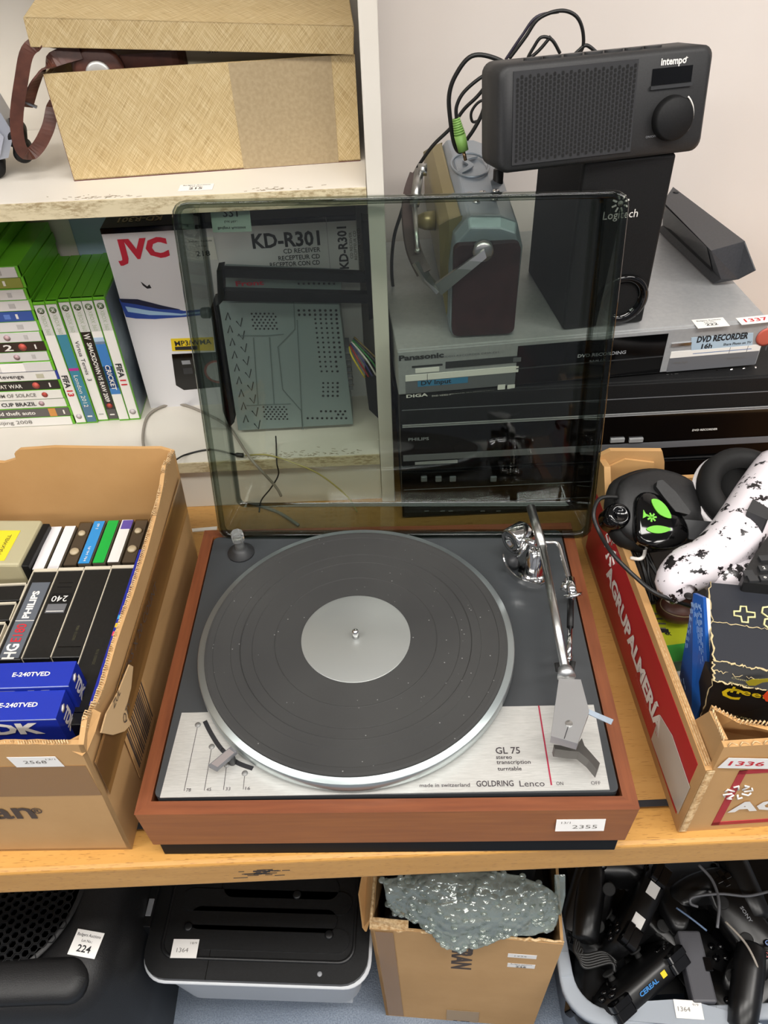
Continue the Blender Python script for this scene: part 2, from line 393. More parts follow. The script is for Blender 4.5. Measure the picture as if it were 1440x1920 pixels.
prof=[(.052,.0165),(.0530,.0185),(.0815,.0185),(.0822,.0190),(.0828,.0185),(.1045,.0185),(.1050,.0181),(.1056,.0186),(.1165,.0186),(.1172,.0196),(.1178,.0190),(.1262,.0190),(.1268,.0183),(.1440,.0183),(.1445,.0190),(.1500,.0192),(.1525,.0188),(.1530,.0170)]
b=MB(); b.lathe(prof,M_mat,160,None,False,False); b.build('mat',pf)
b=MB(); b.lathe([(.0555,.0185),(.0555,.0194),(.0550,.0196),(.0001,.0196)],mat('label_disc','a7aaa8',.36,.6),96); b.build('label_disc',pf)
b=MB(); b.lathe([(.0036,.0196),(.0036,.027),(.0030,.0295),(.0012,.0305)],M_chrome,20); b.build('spindle',pf)
# spindle adaptor on its rest
k=tx(452,1036,.088)
b=MB(); b.lathe([(.0155,0),(.0155,.002),(.0095,.006),(.0085,.0085),(.001,.0085)],M_dark,32,TR((k.x,k.y,.0872)))
b.build('adaptor_rest',tt)
M_clear=mat('clear_acrylic','f2f4f2',.05,0,Transmission_Weight=.9,IOR=1.3)
b=MB(); b.lathe([(.0058,.008),(.0058,.020),(.0065,.0205),(.0075,.0215),(.0075,.032),(.0065,.0335),(.001,.0335)],M_clear,8,TR((k.x,k.y,.0872)),False); b.build('acrylic_knob',tt)
b=MB(); b.lathe([(.0045,.008),(.0045,.015),(.001,.015)],M_dark,16,TR((k.x,k.y,.0872))); b.build('adaptor_core',tt)

# tonearm
ta=thing('tonearm',None,None); ta.parent=tt; pv=tx(1000,1078,.0872); ta.location=(pv.x,pv.y,.0872)
def q(px,py,z): p=L(Zp(px,py,z)); return V((p.x-pv.x,p.y-pv.y,z-.0872))
b=MB(); b.lathe([(.017,0),(.017,.004),(.012,.0065),(.0105,.008),(.0105,.030),(.0085,.031),(.0085,.040),(.001,.041)],M_chrome,40); b.build('pivot_base',ta)
a0,a1,a2=q(995,951,.150),q(1017,1026,.147),q(1061,1262,.137)
b=MB(); b.cyl(a0,a1,.0049,M_steel,20); b.cyl(a1,a2,.0042,M_steel,20); b.cyl(a2.lerp(a1,.035),a2+(a2-a1).normalized()*.004,.0062,M_alu,20,.0085); b.build('arm_tube',ta)
dw=q(972,1008,.125); b=MB(); b.lathe([(.001,-.012),(.014,-.012),(.0155,-.010),(.0155,.010),(.014,.012),(.006,.012),(.005,.009),(.001,.009)],M_chrome,36,TR(dw,R(-55),R(90)))
b.cyl(dw,q(1003,1020,.140),.004,M_chrome); b.build('bias_weight',ta)
b=MB(); arc=[q(x,y,.105) for x,y in ((943,1043),(948,1062),(965,1082),(985,1093),(1013,1099))]
b.ribbon(spline(arc,5),(0,0,1),.007,.0015,M_chrome); b.tube([q(960,1050,.108),q(975,1040,.12),q(990,1018,.135)],.0016,M_chrome,8); b.cyl(q(965,1060,.0872),q(960,1050,.112),.006,M_dark)
b.build('bias_scale',ta)
b=MB(); b.tube(spline([q(1003,1018,.138),q(1025,1017,.138),q(1046,1020,.136),(q(1056,1050,.132)),q(1068,1092,.125)],4),.0022,M_chrome,10)
b.cyl(q(1068,1085,.126),q(1074,1116,.122),.0052,M_chrome,20); b.cyl(q(1074,1113,.124),q(1075,1118,.122),.0095,M_chrome,24); b.cyl(q(1053,1098,.12),q(1066,1102,.12),.005,M_chrome,16)
b.cyl(q(1072,1120,.0872),q(1072,1120,.122),.003,M_chrome); b.build('lift_bracket',ta)
b=MB(); b.cyl(q(1070,1126,.118),q(1069,1176,.118),.0034,M_black,16); b.cyl(q(1069,1176,.118),q(1066,1238,.115),.0026,M_chrome,16); b.cyl(q(1070,1230,.0872),q(1066,1235,.119),.0028,M_chrome,16); b.build('cueing_lever',ta)
b=MB(); b.tube([q(1045,1243,.127),q(1046,1256,.124),q(1058,1259,.123),q(1072,1254,.124),q(1074,1240,.127)],.0028,M_rubber,8); b.cyl(q(1060,1258,.0872),q(1060,1258,.123),.0025,M_chrome); b.build('arm_clip',ta)
hs=[q(x,y,.141) for x,y in ((1048,1272),(1089,1274),(1105,1334),(1083,1394),(1033,1380))]
for p in hs: p.z=hs[0].z
b=MB(); b.slab(hs,(0,0,-.010),M_alu); cen=q(1067,1357,.1415); b.lathe([(.0032,0),(.0032,.0012),(.0005,.0014)],M_steel,16,TR(cen-V((0,0,.0006)))); 
c2=q(1058,1385,.1415); b.ribbon([cen,(c2.x,c2.y,cen.z)],(1,0,0),.0006,.0003,M_ink); b.build('headshell',ta,.0008)
b=MB(); b.ribbon([q(1102,1334,.139),q(1122,1343,.139),q(1148,1354,.142)],(0.3,-1,0),.0048,.0012,mat('finger_lift','aebccc',.3,.4)); b.build('finger_lift',ta)
b=MB(); lv=[q(x,y,.112) for x,y in ((1038,1396),(1064,1399),(1082,1396),(1091,1384),(1096,1398),(1112,1416),(1125,1431),(1120,1444),(1103,1424),(1085,1409),(1068,1408),(1040,1404))]
for p in lv: p.z=lv[0].z
b.slab(lv,(0,0,-.013),mat('lever_grey','55524f',.35,.5)); b.build('power_lever',ta,.0006)
# price label
sticker(tt,TF(L(Yp(1088,1547,-.0062)),(1,0,0),(0,.17,1)),.043,.0165,[('2355',.007,.004,-.002,M_pen,0,.022),('13/1',.004,-.013,.004,M_pen,0,.008)],name='price_label',label='white paper label 2355 on the front of the plinth')

# dust cover
dc=thing('dust_cover',None,None); dc.parent=tt
lean=.2422; yaw=-.0601; ex=V((math.cos(yaw),math.sin(yaw),0)); bk=V((-math.sin(yaw),math.cos(yaw),0)); ev=V((0,0,1))*math.cos(lean)+bk*math.sin(lean)
dcM=TF(V((.018,.3381,.0881)),ex,ev)   # local z points to the viewer
dc.matrix_local=tt.matrix_world.inverted()@dcM
def acrylic(name,tint,spec=1):
    m=bpy.data.materials.new(name); m.use_nodes=True; t_=m.node_tree; t_.nodes.clear()
    o=t_.nodes.new('ShaderNodeOutputMaterial'); mx=t_.nodes.new('ShaderNodeMixShader'); tr=t_.nodes.new('ShaderNodeBsdfTransparent'); gl=t_.nodes.new('ShaderNodeBsdfGlossy'); fr=t_.nodes.new('ShaderNodeMath'); lw=t_.nodes.new('ShaderNodeLayerWeight'); pw=t_.nodes.new('ShaderNodeMath')
    tr.inputs[0].default_value=C(tint); gl.inputs['Roughness'].default_value=.02; gl.inputs[0].default_value=(spec,spec,spec,1); lw.inputs[0].default_value=.5; pw.operation='POWER'; pw.inputs[1].default_value=4; fr.operation='MULTIPLY_ADD'; fr.inputs[1].default_value=.8; fr.inputs[2].default_value=.028; t_.links.new(lw.outputs['Facing'],pw.inputs[0]); t_.links.new(pw.outputs[0],fr.inputs[0])
    t_.links.new(fr.outputs[0],mx.inputs[0]); t_.links.new(tr.outputs[0],mx.inputs[1]); t_.links.new(gl.outputs[0],mx.inputs[2]); t_.links.new(mx.outputs[0],o.inputs[0]); return m
M_ac=acrylic('smoked_acrylic','e6eae6'); M_ac3=acrylic('smoked_acrylic_wall_shade','ccd3cf'); M_ac4=acrylic('smoked_acrylic_corner_shade','9aa29e'); M_ac2=acrylic('smoked_acrylic_edge','b4bbb4')  # wall and corner tints darkened to imitate light lost along their longer path
LW,LH,LD=.4342,.3758,.0731
def Fq(u0,u1,v0,v1,z): return [V((u0,v0,z)),V((u1,v0,z)),V((u1,v1,z)),V((u0,v1,z))]
def shellring(u,vb,vt,z,r=.012):
    return [V((x,y,z)) for x,y in rr(-LW/2+u,LW/2-u,vb,LH-vt,r,4)]
th=.0028
outer=[shellring(-.0000,0,0,0,.014),shellring(.0005,.0005,.0005,-.010,.013),shellring(.0045,.0035,.0055,-LD+.004,.012),shellring(.0075,.0060,.0085,-LD+.0015,.011),shellring(.0095,.0080,.0105,-LD,.009)]
inner=[shellring(th,th,th,0,.011),shellring(th+.0005,th+.0005,th+.0005,-.010,.011),shellring(.0045+th,.0035+th,.0055+th,-LD+.008,.010),shellring(.0072+th,.0058+th,.0082+th,-LD+.0035,.009),shellring(.0085+th,.0070+th,.0095+th,-LD+th,.008)]
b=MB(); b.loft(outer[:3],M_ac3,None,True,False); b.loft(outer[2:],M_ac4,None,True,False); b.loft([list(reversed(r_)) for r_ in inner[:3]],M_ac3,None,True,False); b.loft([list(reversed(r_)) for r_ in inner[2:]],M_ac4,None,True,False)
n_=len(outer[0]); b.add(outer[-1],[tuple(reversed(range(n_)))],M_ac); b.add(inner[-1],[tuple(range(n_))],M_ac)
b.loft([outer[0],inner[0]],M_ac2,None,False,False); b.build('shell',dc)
# rim bead around the opening
b=MB(); b.loft([shellring(-.0018,-.0018,-.0018,-.004,.015),shellring(-.0022,-.0022,-.0022,0.0005,.0155),shellring(0,0,0,.0018,.014),shellring(th,th,th,.0018,.011),shellring(th+.0022,th+.0022,th+.0022,.0016,.009),shellring(th+.0024,th+.0024,th+.0024,-.005,.009)],M_ac2,None,True,False); b.build('rim_bead',dc)
Mi=dcM.inverted(); zs=-LD-.0006
on=dcM@V((0,.1,zs)); nn=(dcM.to_3x3()@V((0,0,1)))
M_film=acrylic('translucent_label','a8b8b0',.4)
pp=Mi@Pp(433,412,on,nn); pp.z=zs
b=MB(); b.box(-.021,.021,-.0125,.0125,-.0003,0,mat('label_back','9aa8a0',.6),TR(pp))
for s_,size,yy,wd,bo_ in (('Badgers Auctions',.0038,.008,.030,.01),('Lot No.:',.0036,.002,.014,.01),('221',.0085,-.006,.016,.02)):
    T_=TF(pp+V((0,-yy*-1*-1,.0004)),(1,0,0),(0,1,0)); T_=Matrix.Translation(pp+V((0,-yy,.0004)))@Matrix.Diagonal((1,-1,1,1)); b.text(s_,size,M_ink,T_,bo_,wd)
o=b.build('lot_sticker',dc); o['label']='lot sticker 221 seen in reverse through the lid'

# ================================================================ upper shelf: gold box, its lid, camera case, silver camcorder
def weave():
    m=mat('gold_crosshatch_paper','c9ab6e',.45); n=N(m); m.node_tree.nodes['Principled BSDF'].inputs['Metallic'].default_value=.15
    tc=n.n('ShaderNodeTexCoord')
    def ax(d,k):
        x=n.n('ShaderNodeVectorMath'); x.operation='DOT_PRODUCT'; n.l(tc.outputs['Object'],x.inputs[0]); x.inputs[1].default_value=[v*k for v in d]; return x.outputs['Value']
    def th(d1,d2,s1,s2):
        c=n.n('ShaderNodeCombineXYZ'); n.l(ax(d1,s1),c.inputs[0]); n.l(ax(d2,s2),c.inputs[1]); return n.noise(c.outputs[0],1,3,.6)
    A_=(.78,.6,.62); B_=(.78,-.6,-.62)
    f1=th(A_,B_,34,1250); f2=th(B_,A_,34,1250)
    a=n.ramp(f1,[(.34,'9c8254'),(.50,'c4ab7c'),(.68,'e2d2aa')]); b_=n.ramp(f2,[(.34,'9c8254'),(.50,'c4ab7c'),(.68,'e2d2aa')])
    n.color(n.mix(.5,a,b_)); return m
M_gold=weave()
M_goldf=noisy('faded_gold_patch','9d8a6a','a99676',260,.55)
GB0=V((-.3229,.5577,SHU)); GB1=V((-.0115,.5790,SHU)); gx=(GB1-GB0).normalized(); GW=(GB1-GB0).length
gb=thing('storage_box','gold crosshatch patterned cardboard box with a faded patch, on the upper shelf','box',GB0,(0,0,math.atan2(gx.y,gx.x)))
GD,GH=.150,.105
b=MB(); t_=.002
b.box(0,GW,0,t_,0,GH,M_gold); b.box(0,GW,GD-t_,GD,0,GH,M_gold); b.box(0,t_,t_,GD-t_,0,GH,M_gold); b.box(GW-t_,GW,t_,GD-t_,0,GH,M_gold); b.box(0,GW,0,GD,0,t_,M_gold)
b.build('body',gb)
xa=.183/.311*GW; xb=.287/.311*GW
b=MB(); b.box(xa,xb,-.0004,0,.0005,GH-.0005,M_goldf); o=b.build('faded_patch',gb); o['label']='dull brown patch'
b=MB(); b.box(t_,t_+.001,t_,.08,0,GH-.004,mat('cream_lining','cbbfa0',.7)); b.box(0,GW,-.0003,0,0,.0008,mat('maroon_trim','5a2a30',.6)); b.box(-.0003,0,-.0003,.001,0,GH,mat('maroon_trim','5a2a30',.6)); b.build('trim',gb)
# lid resting on the box at the right and on the case at the left
p0=Yp(57,89,.553); p1=Yp(663,103,.571); lx=(p1-p0).normalized(); ly=V((-lx.y,lx.x,.10)).normalized()
lm=TF(p0,lx,ly); LWd=(p1-p0).length
gl=thing('box_lid','gold crosshatch box lid lying tilted on top of the patterned box','box lid',M=lm)
b=MB(); hh=.026
b.box(0,LWd,0,.002,0,hh,M_gold); b.box(0,LWd,.152,.154,0,hh,M_gold); b.box(0,.002,.002,.152,0,hh,M_gold); b.box(LWd-.002,LWd,.002,.152,0,hh,M_gold); b.box(0,LWd,0,.154,hh-.002,hh,M_gold)
b.build('lid_panel',gl,.0015)
# leather camera case
M_lea=noisy('brown_leather','5a3428','4a2a20',90,.45,bump=.3)
M_lea2=mat('tan_leather_back','b88e70',.6)
cc=thing('camera_case','brown leather camera case with round silver stud, inside the gold box','camera case',(-.262,.625,SHU+.002),(0,0,R(4)))
b=MB(); b.prism(rr(-.045,.075,-.045,.035,.02),0,.112,M_lea); b.build('body',cc,.008,seg=3)
b=MB(); b.lathe([(.026,0),(.026,.006),(.022,.009),(.001,.009)],M_lea,28,TR((-.013,-.0455,.098),0,R(90))); b.lathe([(.0125,.009),(.0125,.012),(.010,.0135),(.006,.0125),(.003,.0135),(.0005,.0135)],mat('nickel_stud','c4c2be',.4,.5),28,TR((-.013,-.0455,.098),0,R(90))); o=b.build('stud',cc); o['label']='round silver stud'
# strap hanging over the box corner
b=MB(); si=cc.matrix_world.inverted()
P_=[si@Yp(x,y,yy) for x,y,yy in ((165,88,.585),(120,84,.572),(80,80,.560),(52,96,.553),(40,150,.549),(31,220,.546),(36,270,.546),(52,290,.549),(72,275,.555),(90,240,.562),(98,205,.57),(104,190,.58))]
b.ribbon(spline(P_,5),(0.9,.25,0),.0125,.0018,M_lea)
b.build('strap',cc)
b=MB(); P_=[si@Yp(x,y,yy) for x,y,yy in ((150,96,.57),(100,112,.563),(75,140,.56),(60,170,.56),(50,200,.56))]
b.ribbon(spline(P_,5),(0.5,.2,.4),.014,.0018,M_lea); q_=si@Yp(54,194,.557); b.box(-.008,.008,-.002,.002,-.001,.001,M_steel,TR(q_,0,0,R(30))); b.build('strap_keeper',cc)
# cream carton in the gold box
fb=thing('small_carton','cream cardboard carton with faint print, inside the gold box beside the leather case','box',(-.19,.60,SHU+.002),(0,0,R(6)))
b=MB(); b.box(0,.15,0,.09,0,.112,mat('cream_card','c9bea3',.6)); b.text('Slave Flash',.006,M_pen,TR((.05,-.0003,.107),0,R(90)),0,.05); b.build('carton',fb,.003)
# silver camcorder at the left edge
sv=thing('camcorder','silver and black camcorder cut by the left edge, on the upper shelf','camcorder',(-.415,.600,SHU),(0,0,R(15)))
M_sil=mat('pale_silver_plastic','a9adb8',.35,.3)
b=MB(); b.slab([(-.06,-.03,.015),(.015,-.03,.022),(.028,-.03,.045),(.02,-.03,.075),(-.01,-.03,.082),(-.06,-.03,.08)],(0,.055,0),M_sil); b.build('body',sv,.005,seg=3)
for i,(x,z,r_) in enumerate(((.022,.04,.012),(.024,.022,.010),(-.01,.012,.012))):
    b=MB(); b.lathe([(r_*.6,-.005),(r_,0),(r_,.02),(r_*.6,.025)],M_blackm,24,TR((x+.006,-.025,z),0,R(-80))); b.build('wheel_grip',sv)
b=MB(); b.slab([(-.05,-.034,.028),(.008,-.034,.026),(.018,-.034,.044),(.01,-.034,.060),(-.05,-.034,.062)],(0,.003,0),mat('pale_silver_flap','b5b8c4',.3,.3)); b.build('side_panel',sv,.001)

# ================================================================ lower shelf: game cases
def gcase(M_,label,group,body='spine',spine='e2dfda',lines=(),head=None,cover=None,W=.0148,H=.190,D=.135,case=None):
    g=thing('game_case',label,'game case',M=M_,group=group)
    cm=case or M_green
    b=MB(); b.box(.0004,W-.0004,.002,D,0,H,cm); b.box(0,W,0.001,.006,0,H,cm); b.build('shell',g,.0006)
    b=MB(); ms=mat('spine_'+spine,spine,.35)
    b.box(.0008,W-.0008,-.0002,.0012,.0035,H-.0035,ms)
    if head:
        b.box(.0008,W-.0008,-.0004,.0010,H-.047,H-.0035,mat('spine_head','c8c8c4',.35))
        b.lathe([(.0046,0),(.0001,.0001)],mat('dull_green_emblem','76876a',.5),20,TR((W/2,-.0005,H-.0115),0,R(90))); b.text('X',.006,mat('spine_head','c8c8c4',.35),TR((W/2,-.0008,H-.0115),0,R(90)),.03)
        b.text('XBOX 360',.0078,mat('pale_green_print','9aa78c',.5),TF(V((W/2,-.0006,H-.0315)),(0,0,-1),(1,0,0)),0,.0290)
    for (kind,*a) in lines:
        if kind=='t': s_,size,pos,wd,mm,bo=a; b.text(s_,size,mm,TF(V((W/2,-.0008,H-pos)),(0,0,-1),(1,0,0)),bo,wd)
        if kind=='b': p0_,p1_,cc_=a; b.box(.0008,W-.0008,-.0004,.001,H-p1_,H-p0_,mat('spine_'+cc_,cc_,.4))
        if kind=='r': p0_,p1_,cc_=a; b.box(W*.28,W*.72,-.0006,.001,H-p1_,H-p0_,mat('spine_'+cc_,cc_,.4))
        if kind=='c': p_,rr_,cc_=a; b.lathe([(rr_,0),(.0001,.0001)],mat('spine_'+cc_,cc_,.4),20,TR((W/2,-.0006,H-p_),0,R(90)))
    b.build('spine_sleeve',g)
    if cover:
        b=MB(); b.box(W-.0006,W+.0002,.006,D-.004,.004,H-.004,cover); b.build('cover_sleeve',g)
    return g
tr=M_gprint; xb0=V((-.4364,.6000,SHZ)); wp=M_wprint
ups=[('white upright game case, first in the green row next to the horizontal stack',dict(head=1,lines=[('t','FIFA',.011,.118,.020,M_ink,.03),('t','13',.011,.137,.010,M_red,.03),('c',.176,.004,'cdc4c6')])),
('teal upright game case with pink swirl, second in the green row',dict(head=1,spine='3b7f95',lines=[('b',.098,.102,'b0308a'),('t','London 2012',.0085,.135,.052,wp,.0),('b',.158,.1865,'4b7089'),('r',.176,.178,'e6e2dc')])),
('white upright game case, third in the green row beside the teal one',dict(head=1,lines=[('t','Virtua Tennis  3',.0078,.090,.062,M_ink,.0),('r',.176,.178,'a8a8a4')])),
('black upright wrestling game case, fourth in the green row',dict(head=1,spine='26221f',lines=[('t','W',.012,.054,.009,wp,.01),('t',"SMACKDOWN VS RAW 2009",.0085,.110,.094,wp,.02),('c',.164,.0042,'b4463c'),('b',.170,.1865,'4f4b4a'),('r',.178,.180,'e6e2dc')])),
('blue and white upright cricket game case, fifth in the green row',dict(head=1,lines=[('b',.062,.145,'3d78b8'),('b',.056,.066,'a9bfd6'),('b',.100,.135,'24508f'),('t','CRICKET',.0095,.118,.040,wp,.015)])),
('white upright game case with grey picture cover, last in the green row',dict(head=1,cover=noisy('cover_picture','8b97a0','3f4b57',14,.3),lines=[('t','FIFA',.011,.108,.022,M_ink,.03),('t','11',.011,.127,.009,M_red,.03),('c',.176,.0045,'cdc4c6')]))]
for i,(lb,k) in enumerate(ups):
    gcase(TR((xb0.x+i*.01512,xb0.y+i*.0008+(.003 if i in(2,3) else 0),SHZ+.0002),R(1.0)),lb,'green game cases standing upright',H=.190+(.0012 if i>3 else 0),**k)
# horizontal stack, spines to the viewer
SX=-.4378
st=[('e4e1dc',[('t','Beijing 2008',.0085,.103,.056,M_pen,.0)],'white game case with grey lettering, bottom of the horizontal stack'),
('5b5654',[('t','grand theft auto',.0085,.105,.068,wp,.02),('b',.158,.168,'c98a45'),('r',.178,.180,'e6e2dc')],'dark grey game case with orange square, second from the bottom of the stack'),
('dcdad4',[('t','WORLD CUP BRAZIL',.0085,.103,.085,M_ink,.02),('c',.153,.004,'b89aa0')],'white game case with bold black title, third from the bottom of the stack'),
('dfddd6',[('t','QUANTUM OF SOLACE',.0080,.110,.082,M_pen,.01),('c',.163,.0042,'b4463c')],'white game case with a red rating dot, fourth from the bottom of the stack'),
('211f1e',[('t','WORLD AT WAR',.0085,.105,.062,wp,.01),('c',.155,.0052,'c9584c'),('r',.173,.175,'e6e2dc')],'black game case with a red rating dot, fifth from the bottom of the stack'),
('dcdad6',[('t',"Wolverine's Revenge",.0085,.098,.090,M_inkd,.01),('r',.160,.170,'b7b4a0')],'white game case with a blue clip, right above the black one in the stack'),
('d3d1d0',[('b',.118,.150,'efedea')],'white game case with torn white label, seventh from the bottom of the stack'),
('d0cecd',[('c',.145,.0042,'c3a4a8'),('r',.165,.170,'b5b3b2')],'plain white game case with a pink emblem above the torn-label case'),
('2f2523',[('t','WARFARE',.0070,.098,.050,wp,.01),('t','2',.0125,.138,.012,wp,.02),('c',.157,.0055,'c9584c'),('r',.173,.175,'e6e2dc')],'dark brown game case with a red rating dot, upper half of the stack'),
('cecccb',[('c',.143,.0044,'c3a4a8'),('r',.165,.170,'b5b3b2')],'white game case with pink emblem, above the dark brown case'),
('d2d0cf',[('r',.160,.168,'b5b3b2')],'blank white game case, right under the blue one'),
('33539c',[('r',.150,.158,'5f80c8'),('r',.165,.168,'e6e2dc')],'blue game case in the upper half of the stack'),
('d6d4d2',[('t','8',.0085,.105,.006,M_inkd,0),('r',.160,.168,'b5b3b2')],'white game case marked 8, right above the blue one'),
('d8d6d4',[('r',.165,.170,'b5b3b2')],'blank white game case, below the olive one'),
('8b9140',[('r',.163,.166,'e6e2dc')],'olive green game case near the top of the stack'),
('cfcdcc',[('r',.155,.168,'a8a6a5')],'white game case above the olive one, near the shelf underside')]
tmp=[]
z=SHZ+.0002
lowh=[.0148]*16
for i,(spn,lines,lb) in enumerate(st):
    off=random.uniform(-.001,.001)
    M_=Matrix.Translation((SX+off,.601+random.uniform(-.0015,.0015),z))@Matrix.Rotation(R(-90),4,'Y')
    g=gcase(M_,lb,'game cases stacked flat on the lower shelf',spine=spn,lines=lines,case=mat('blue_case','2a3f9a',.3) if i==5 else None)
    z+=.01495
for i,(spn,lb) in enumerate((('b9b7bb','pale grey game case, lowest of the set-back pile on top of the stack'),('2b2523','dark game case in the middle of the set-back pile'),('c2c0bd','light game case in the set-back pile, right above the dark one'),('c8c6c2','topmost white game case, right under the upper shelf'))):
    M_=Matrix.Translation((SX-.030-i*.006,.606+.003*i,z))@Matrix.Rotation(R(-90),4,'Y')
    gcase(M_,lb,'game cases stacked flat on the lower shelf',spine=spn,lines=[('r',.165,.175,'8f8d8c')]); z+=.0149
M_shade=mat('pale_blue_shade','8fa0b4',.3)
bg=MB(); q_=[(-.31-.0,.7,SHZ)]; bg.box(-.03,.03,-.004,.004,0,.25,M_shade); o=bg.build('shade_backdrop',None,.002,loc=(-.382,.7405,SHZ)); tag(o,'pale blue folder painting bluish shade on the back panel behind the upright game cases','backdrop')  # pale blue slab paints bluish shade over the shelf's back panel

# ================================================================ car radio carton
JB=V((-.3366,.6331,SHZ)); JW=.315; JH=.267
jb=thing('car_radio_carton','white carton with red lettering and blue swoosh, tall, behind the tinted lid','box',JB,(0,0,R(1.2)))
M_jw=mat('carton_white','dbd9dc',.4)
b=MB(); b.box(0,JW,0,.100,0,JH-.001,M_jw); b.box(0,JW,-.0002,.100,JH-.001,JH,M_gloss); b.box(-.0002,JW,-.0003,.002,JH-.0065,JH,M_gloss)
fr_=lambda px,py: (lambda p:jb_i@p)(Pp(px,py,JB,jb_n))
bpy.context.view_layer.update(); jb_i=jb.matrix_world.inverted(); jb_n=jb.matrix_world.to_3x3()@V((0,-1,0))
def jt(s_,size,x,y,wd,m_,bo=.02,rot=0):
    p=fr_(x,y); b.text(s_,size,m_,Matrix.Translation((p.x,-.0006,p.z))@Matrix.Rotation(R(90),4,'X')@Matrix.Rotation(rot,4,'Z'),bo,wd)
jt('JVC',.034,267,471,.066,mat('logo_red','c4213a',.5),.05)
jt('KD-R301',.026,536,449,.085,M_ink,.03); jt('CD RECEIVER',.0085,566,469,.047,M_ink,.015); jt('RECEPTEUR CD',.0085,561,482,.053,M_ink,.015); jt('RECEPTOR CON CD',.0085,553,494,.064,M_ink,.015)
jt('KD-R301',.016,643,465,.056,M_ink,.03,R(90)); jt('CD RECEIVER',.005,658,460,.035,M_pen,.01,R(90)); jt('RECEPTEUR CD',.005,666,460,.038,M_pen,.01,R(90)); jt('RECEPTOR CON CD',.005,674,460,.045,M_pen,.01,R(90))
p=fr_(624,560); b.box(p.x-.0003,p.x+.0003,-.0004,0,0,JH,mat('crease_grey','9b9a9d',.5))
def jslab(pts,m_,d=.0004): 
    q_=[fr_(x,y) for x,y in pts]; b.slab([(p.x,-d,p.z) for p in q_],(0,d,0),m_)
M_b1=mat('swoosh_blue','2c4a9c',.4); M_b2=mat('swoosh_light','9fc0dd',.4); M_b3=mat('swoosh_dark','1c2440',.4)
top_=[(223,560),(260,562),(300,572),(345,583),(400,578),(440,560)]; bot_=[(440,566),(400,588),(345,594),(290,598),(255,597),(236,594)]
jslab(top_+bot_,M_b1,.0005); jslab([(235,574),(280,582),(340,588),(400,581),(400,584),(340,591),(280,590),(240,584)],M_b2,.0008); jslab([(224,560),(258,561),(305,573),(338,580),(300,579),(255,570),(228,566)],M_b3,.0009)
jslab([(320,635),(400,632),(402,657),(323,658)],mat('yellow_print','e0c323',.5),.0005); jt('MP3/WMA',.011,362,642,.050,M_ink,.02); jslab([(328,650),(370,648),(370,655),(329,656)],M_ink,.0008); jt('TAG',.006,349,652,.018,mat('yellow_print','e0c323',.5),.02)
jslab([(322,664),(480,656),(492,718),(345,731),(330,722)],M_gloss,.0006); jslab([(340,676),(356,675),(358,682),(342,683)],M_gprint,.0009); jslab([(343,690),(360,689),(362,700),(345,701)],M_dark,.0009)
p=fr_(408,696); b.lathe([(.019,0),(.019,.0003),(.0155,.0004),(.0155,.0002)],mat('ring_red','8d3a30',.3,.4),36,TR((p.x,-.001,p.z),0,R(90)),caps=False); b.lathe([(.0155,0),(.0135,.0006),(.0001,.0006)],M_silver,36,TR((p.x,-.001,p.z),0,R(90)))
jslab([(264,528),(276,537),(280,533),(284,540),(276,541),(268,535)],M_ink,.0005)
p=fr_(252,418); b.text('KD-R301',.020,mat('gold_print','a29a80',.5),TF(V((.045,.024,JH+.0004)),(-1,0,0),(0,-1,0)),.03,.055)
b.build('carton',jb,.0006)
sticker(jb,TF(fr_(379,466)+V((0,-.0007,0)),(1,0,0),(0,0,1)),.034,.030,[('Badgers Auctions',.0036,0,.010,M_ink,.01,.028),('Lot No.:',.0036,0,.004,M_ink,.01,.014),('218',.0095,0,-.006,M_ink,.02,.018)],label='lot sticker 218 on the white carton')

# ================================================================ car radio unit (metal chassis standing on its side)
cr=thing('car_radio','silver metal car radio chassis full of small holes, leaning behind the lid','car radio',(-.2045,.5590,SHZ),(R(-6),0,R(.6)))
bpy.context.view_layer.update(); cri=cr.matrix_world.inverted(); crn=cr.matrix_world.to_3x3()@V((0,-1,0)); cro=cr.matrix_world.translation
def cf(px,py,d=0): p=cri@Pp(px,py,cro,crn); return V((p.x,-d,p.z))
M_zn=mat('zinc_steel','8d9a9b',.42,.45)
b=MB(); c4=[cf(*p) for p in ((447,807),(662,795),(636,571),(410,567))]
b.slab([(p.x,0,max(0,p.z)) for p in c4],(0,.045,0),M_zn)
b.build('chassis',cr,.0008)
b=MB()
def hole(px,py,r_=.0022,m_=M_ink): p=cf(px,py,.0003); b.lathe([(r_,0),(.0001,.0001)],m_,8,TR(p,0,R(90)))
cnt=0
for (x0,y0,x1,y1,nx,ny,sk) in ((472,588,520,622,6,6,1),(494,763,540,790,6,6,1)):
    for j in range(ny):
        for i in range(nx):
            hole(x0+(x1-x0)*(i+(.5 if j%2 else 0)*sk)/nx+(y0+(y1-y0)*j/ny-y0)*.12,y0+(y1-y0)*j/ny,.0013)
for r_i,(y,xs) in enumerate([(582,range(560,632,10)),(590,range(561,634,10)),(598,range(591,634,10))]+[(606+i*9,range(592+int(i*1.1),636+int(i*.6),10)) for i in range(11)]+[(718+i*8,range(606,640,9)) for i in range(4)]+[(771,range(602,652,9)),(784,range(577,652,9)),(777,range(634,652,9))]):
    for x in xs: hole(x,y,.0017 if r_i in(0,1,17,18,19) or x>625 else .0014)
b.build('vent_holes',cr)['kind']='stuff'
b=MB()
for pts in (((551,567),(553,617),(521,650),(530,730),(565,770),(568,805)),((445,629),(500,629),(532,626)),((475,633),(484,760)),((505,632),(514,757)),((462,760),(545,757)),((557,600),(567,800))):
    b.ribbon([cf(x,y,.0004) for x,y in pts],(0.4,0,.3),.0011,.0009,mat('pressed_groove','6c7777',.45,.4))
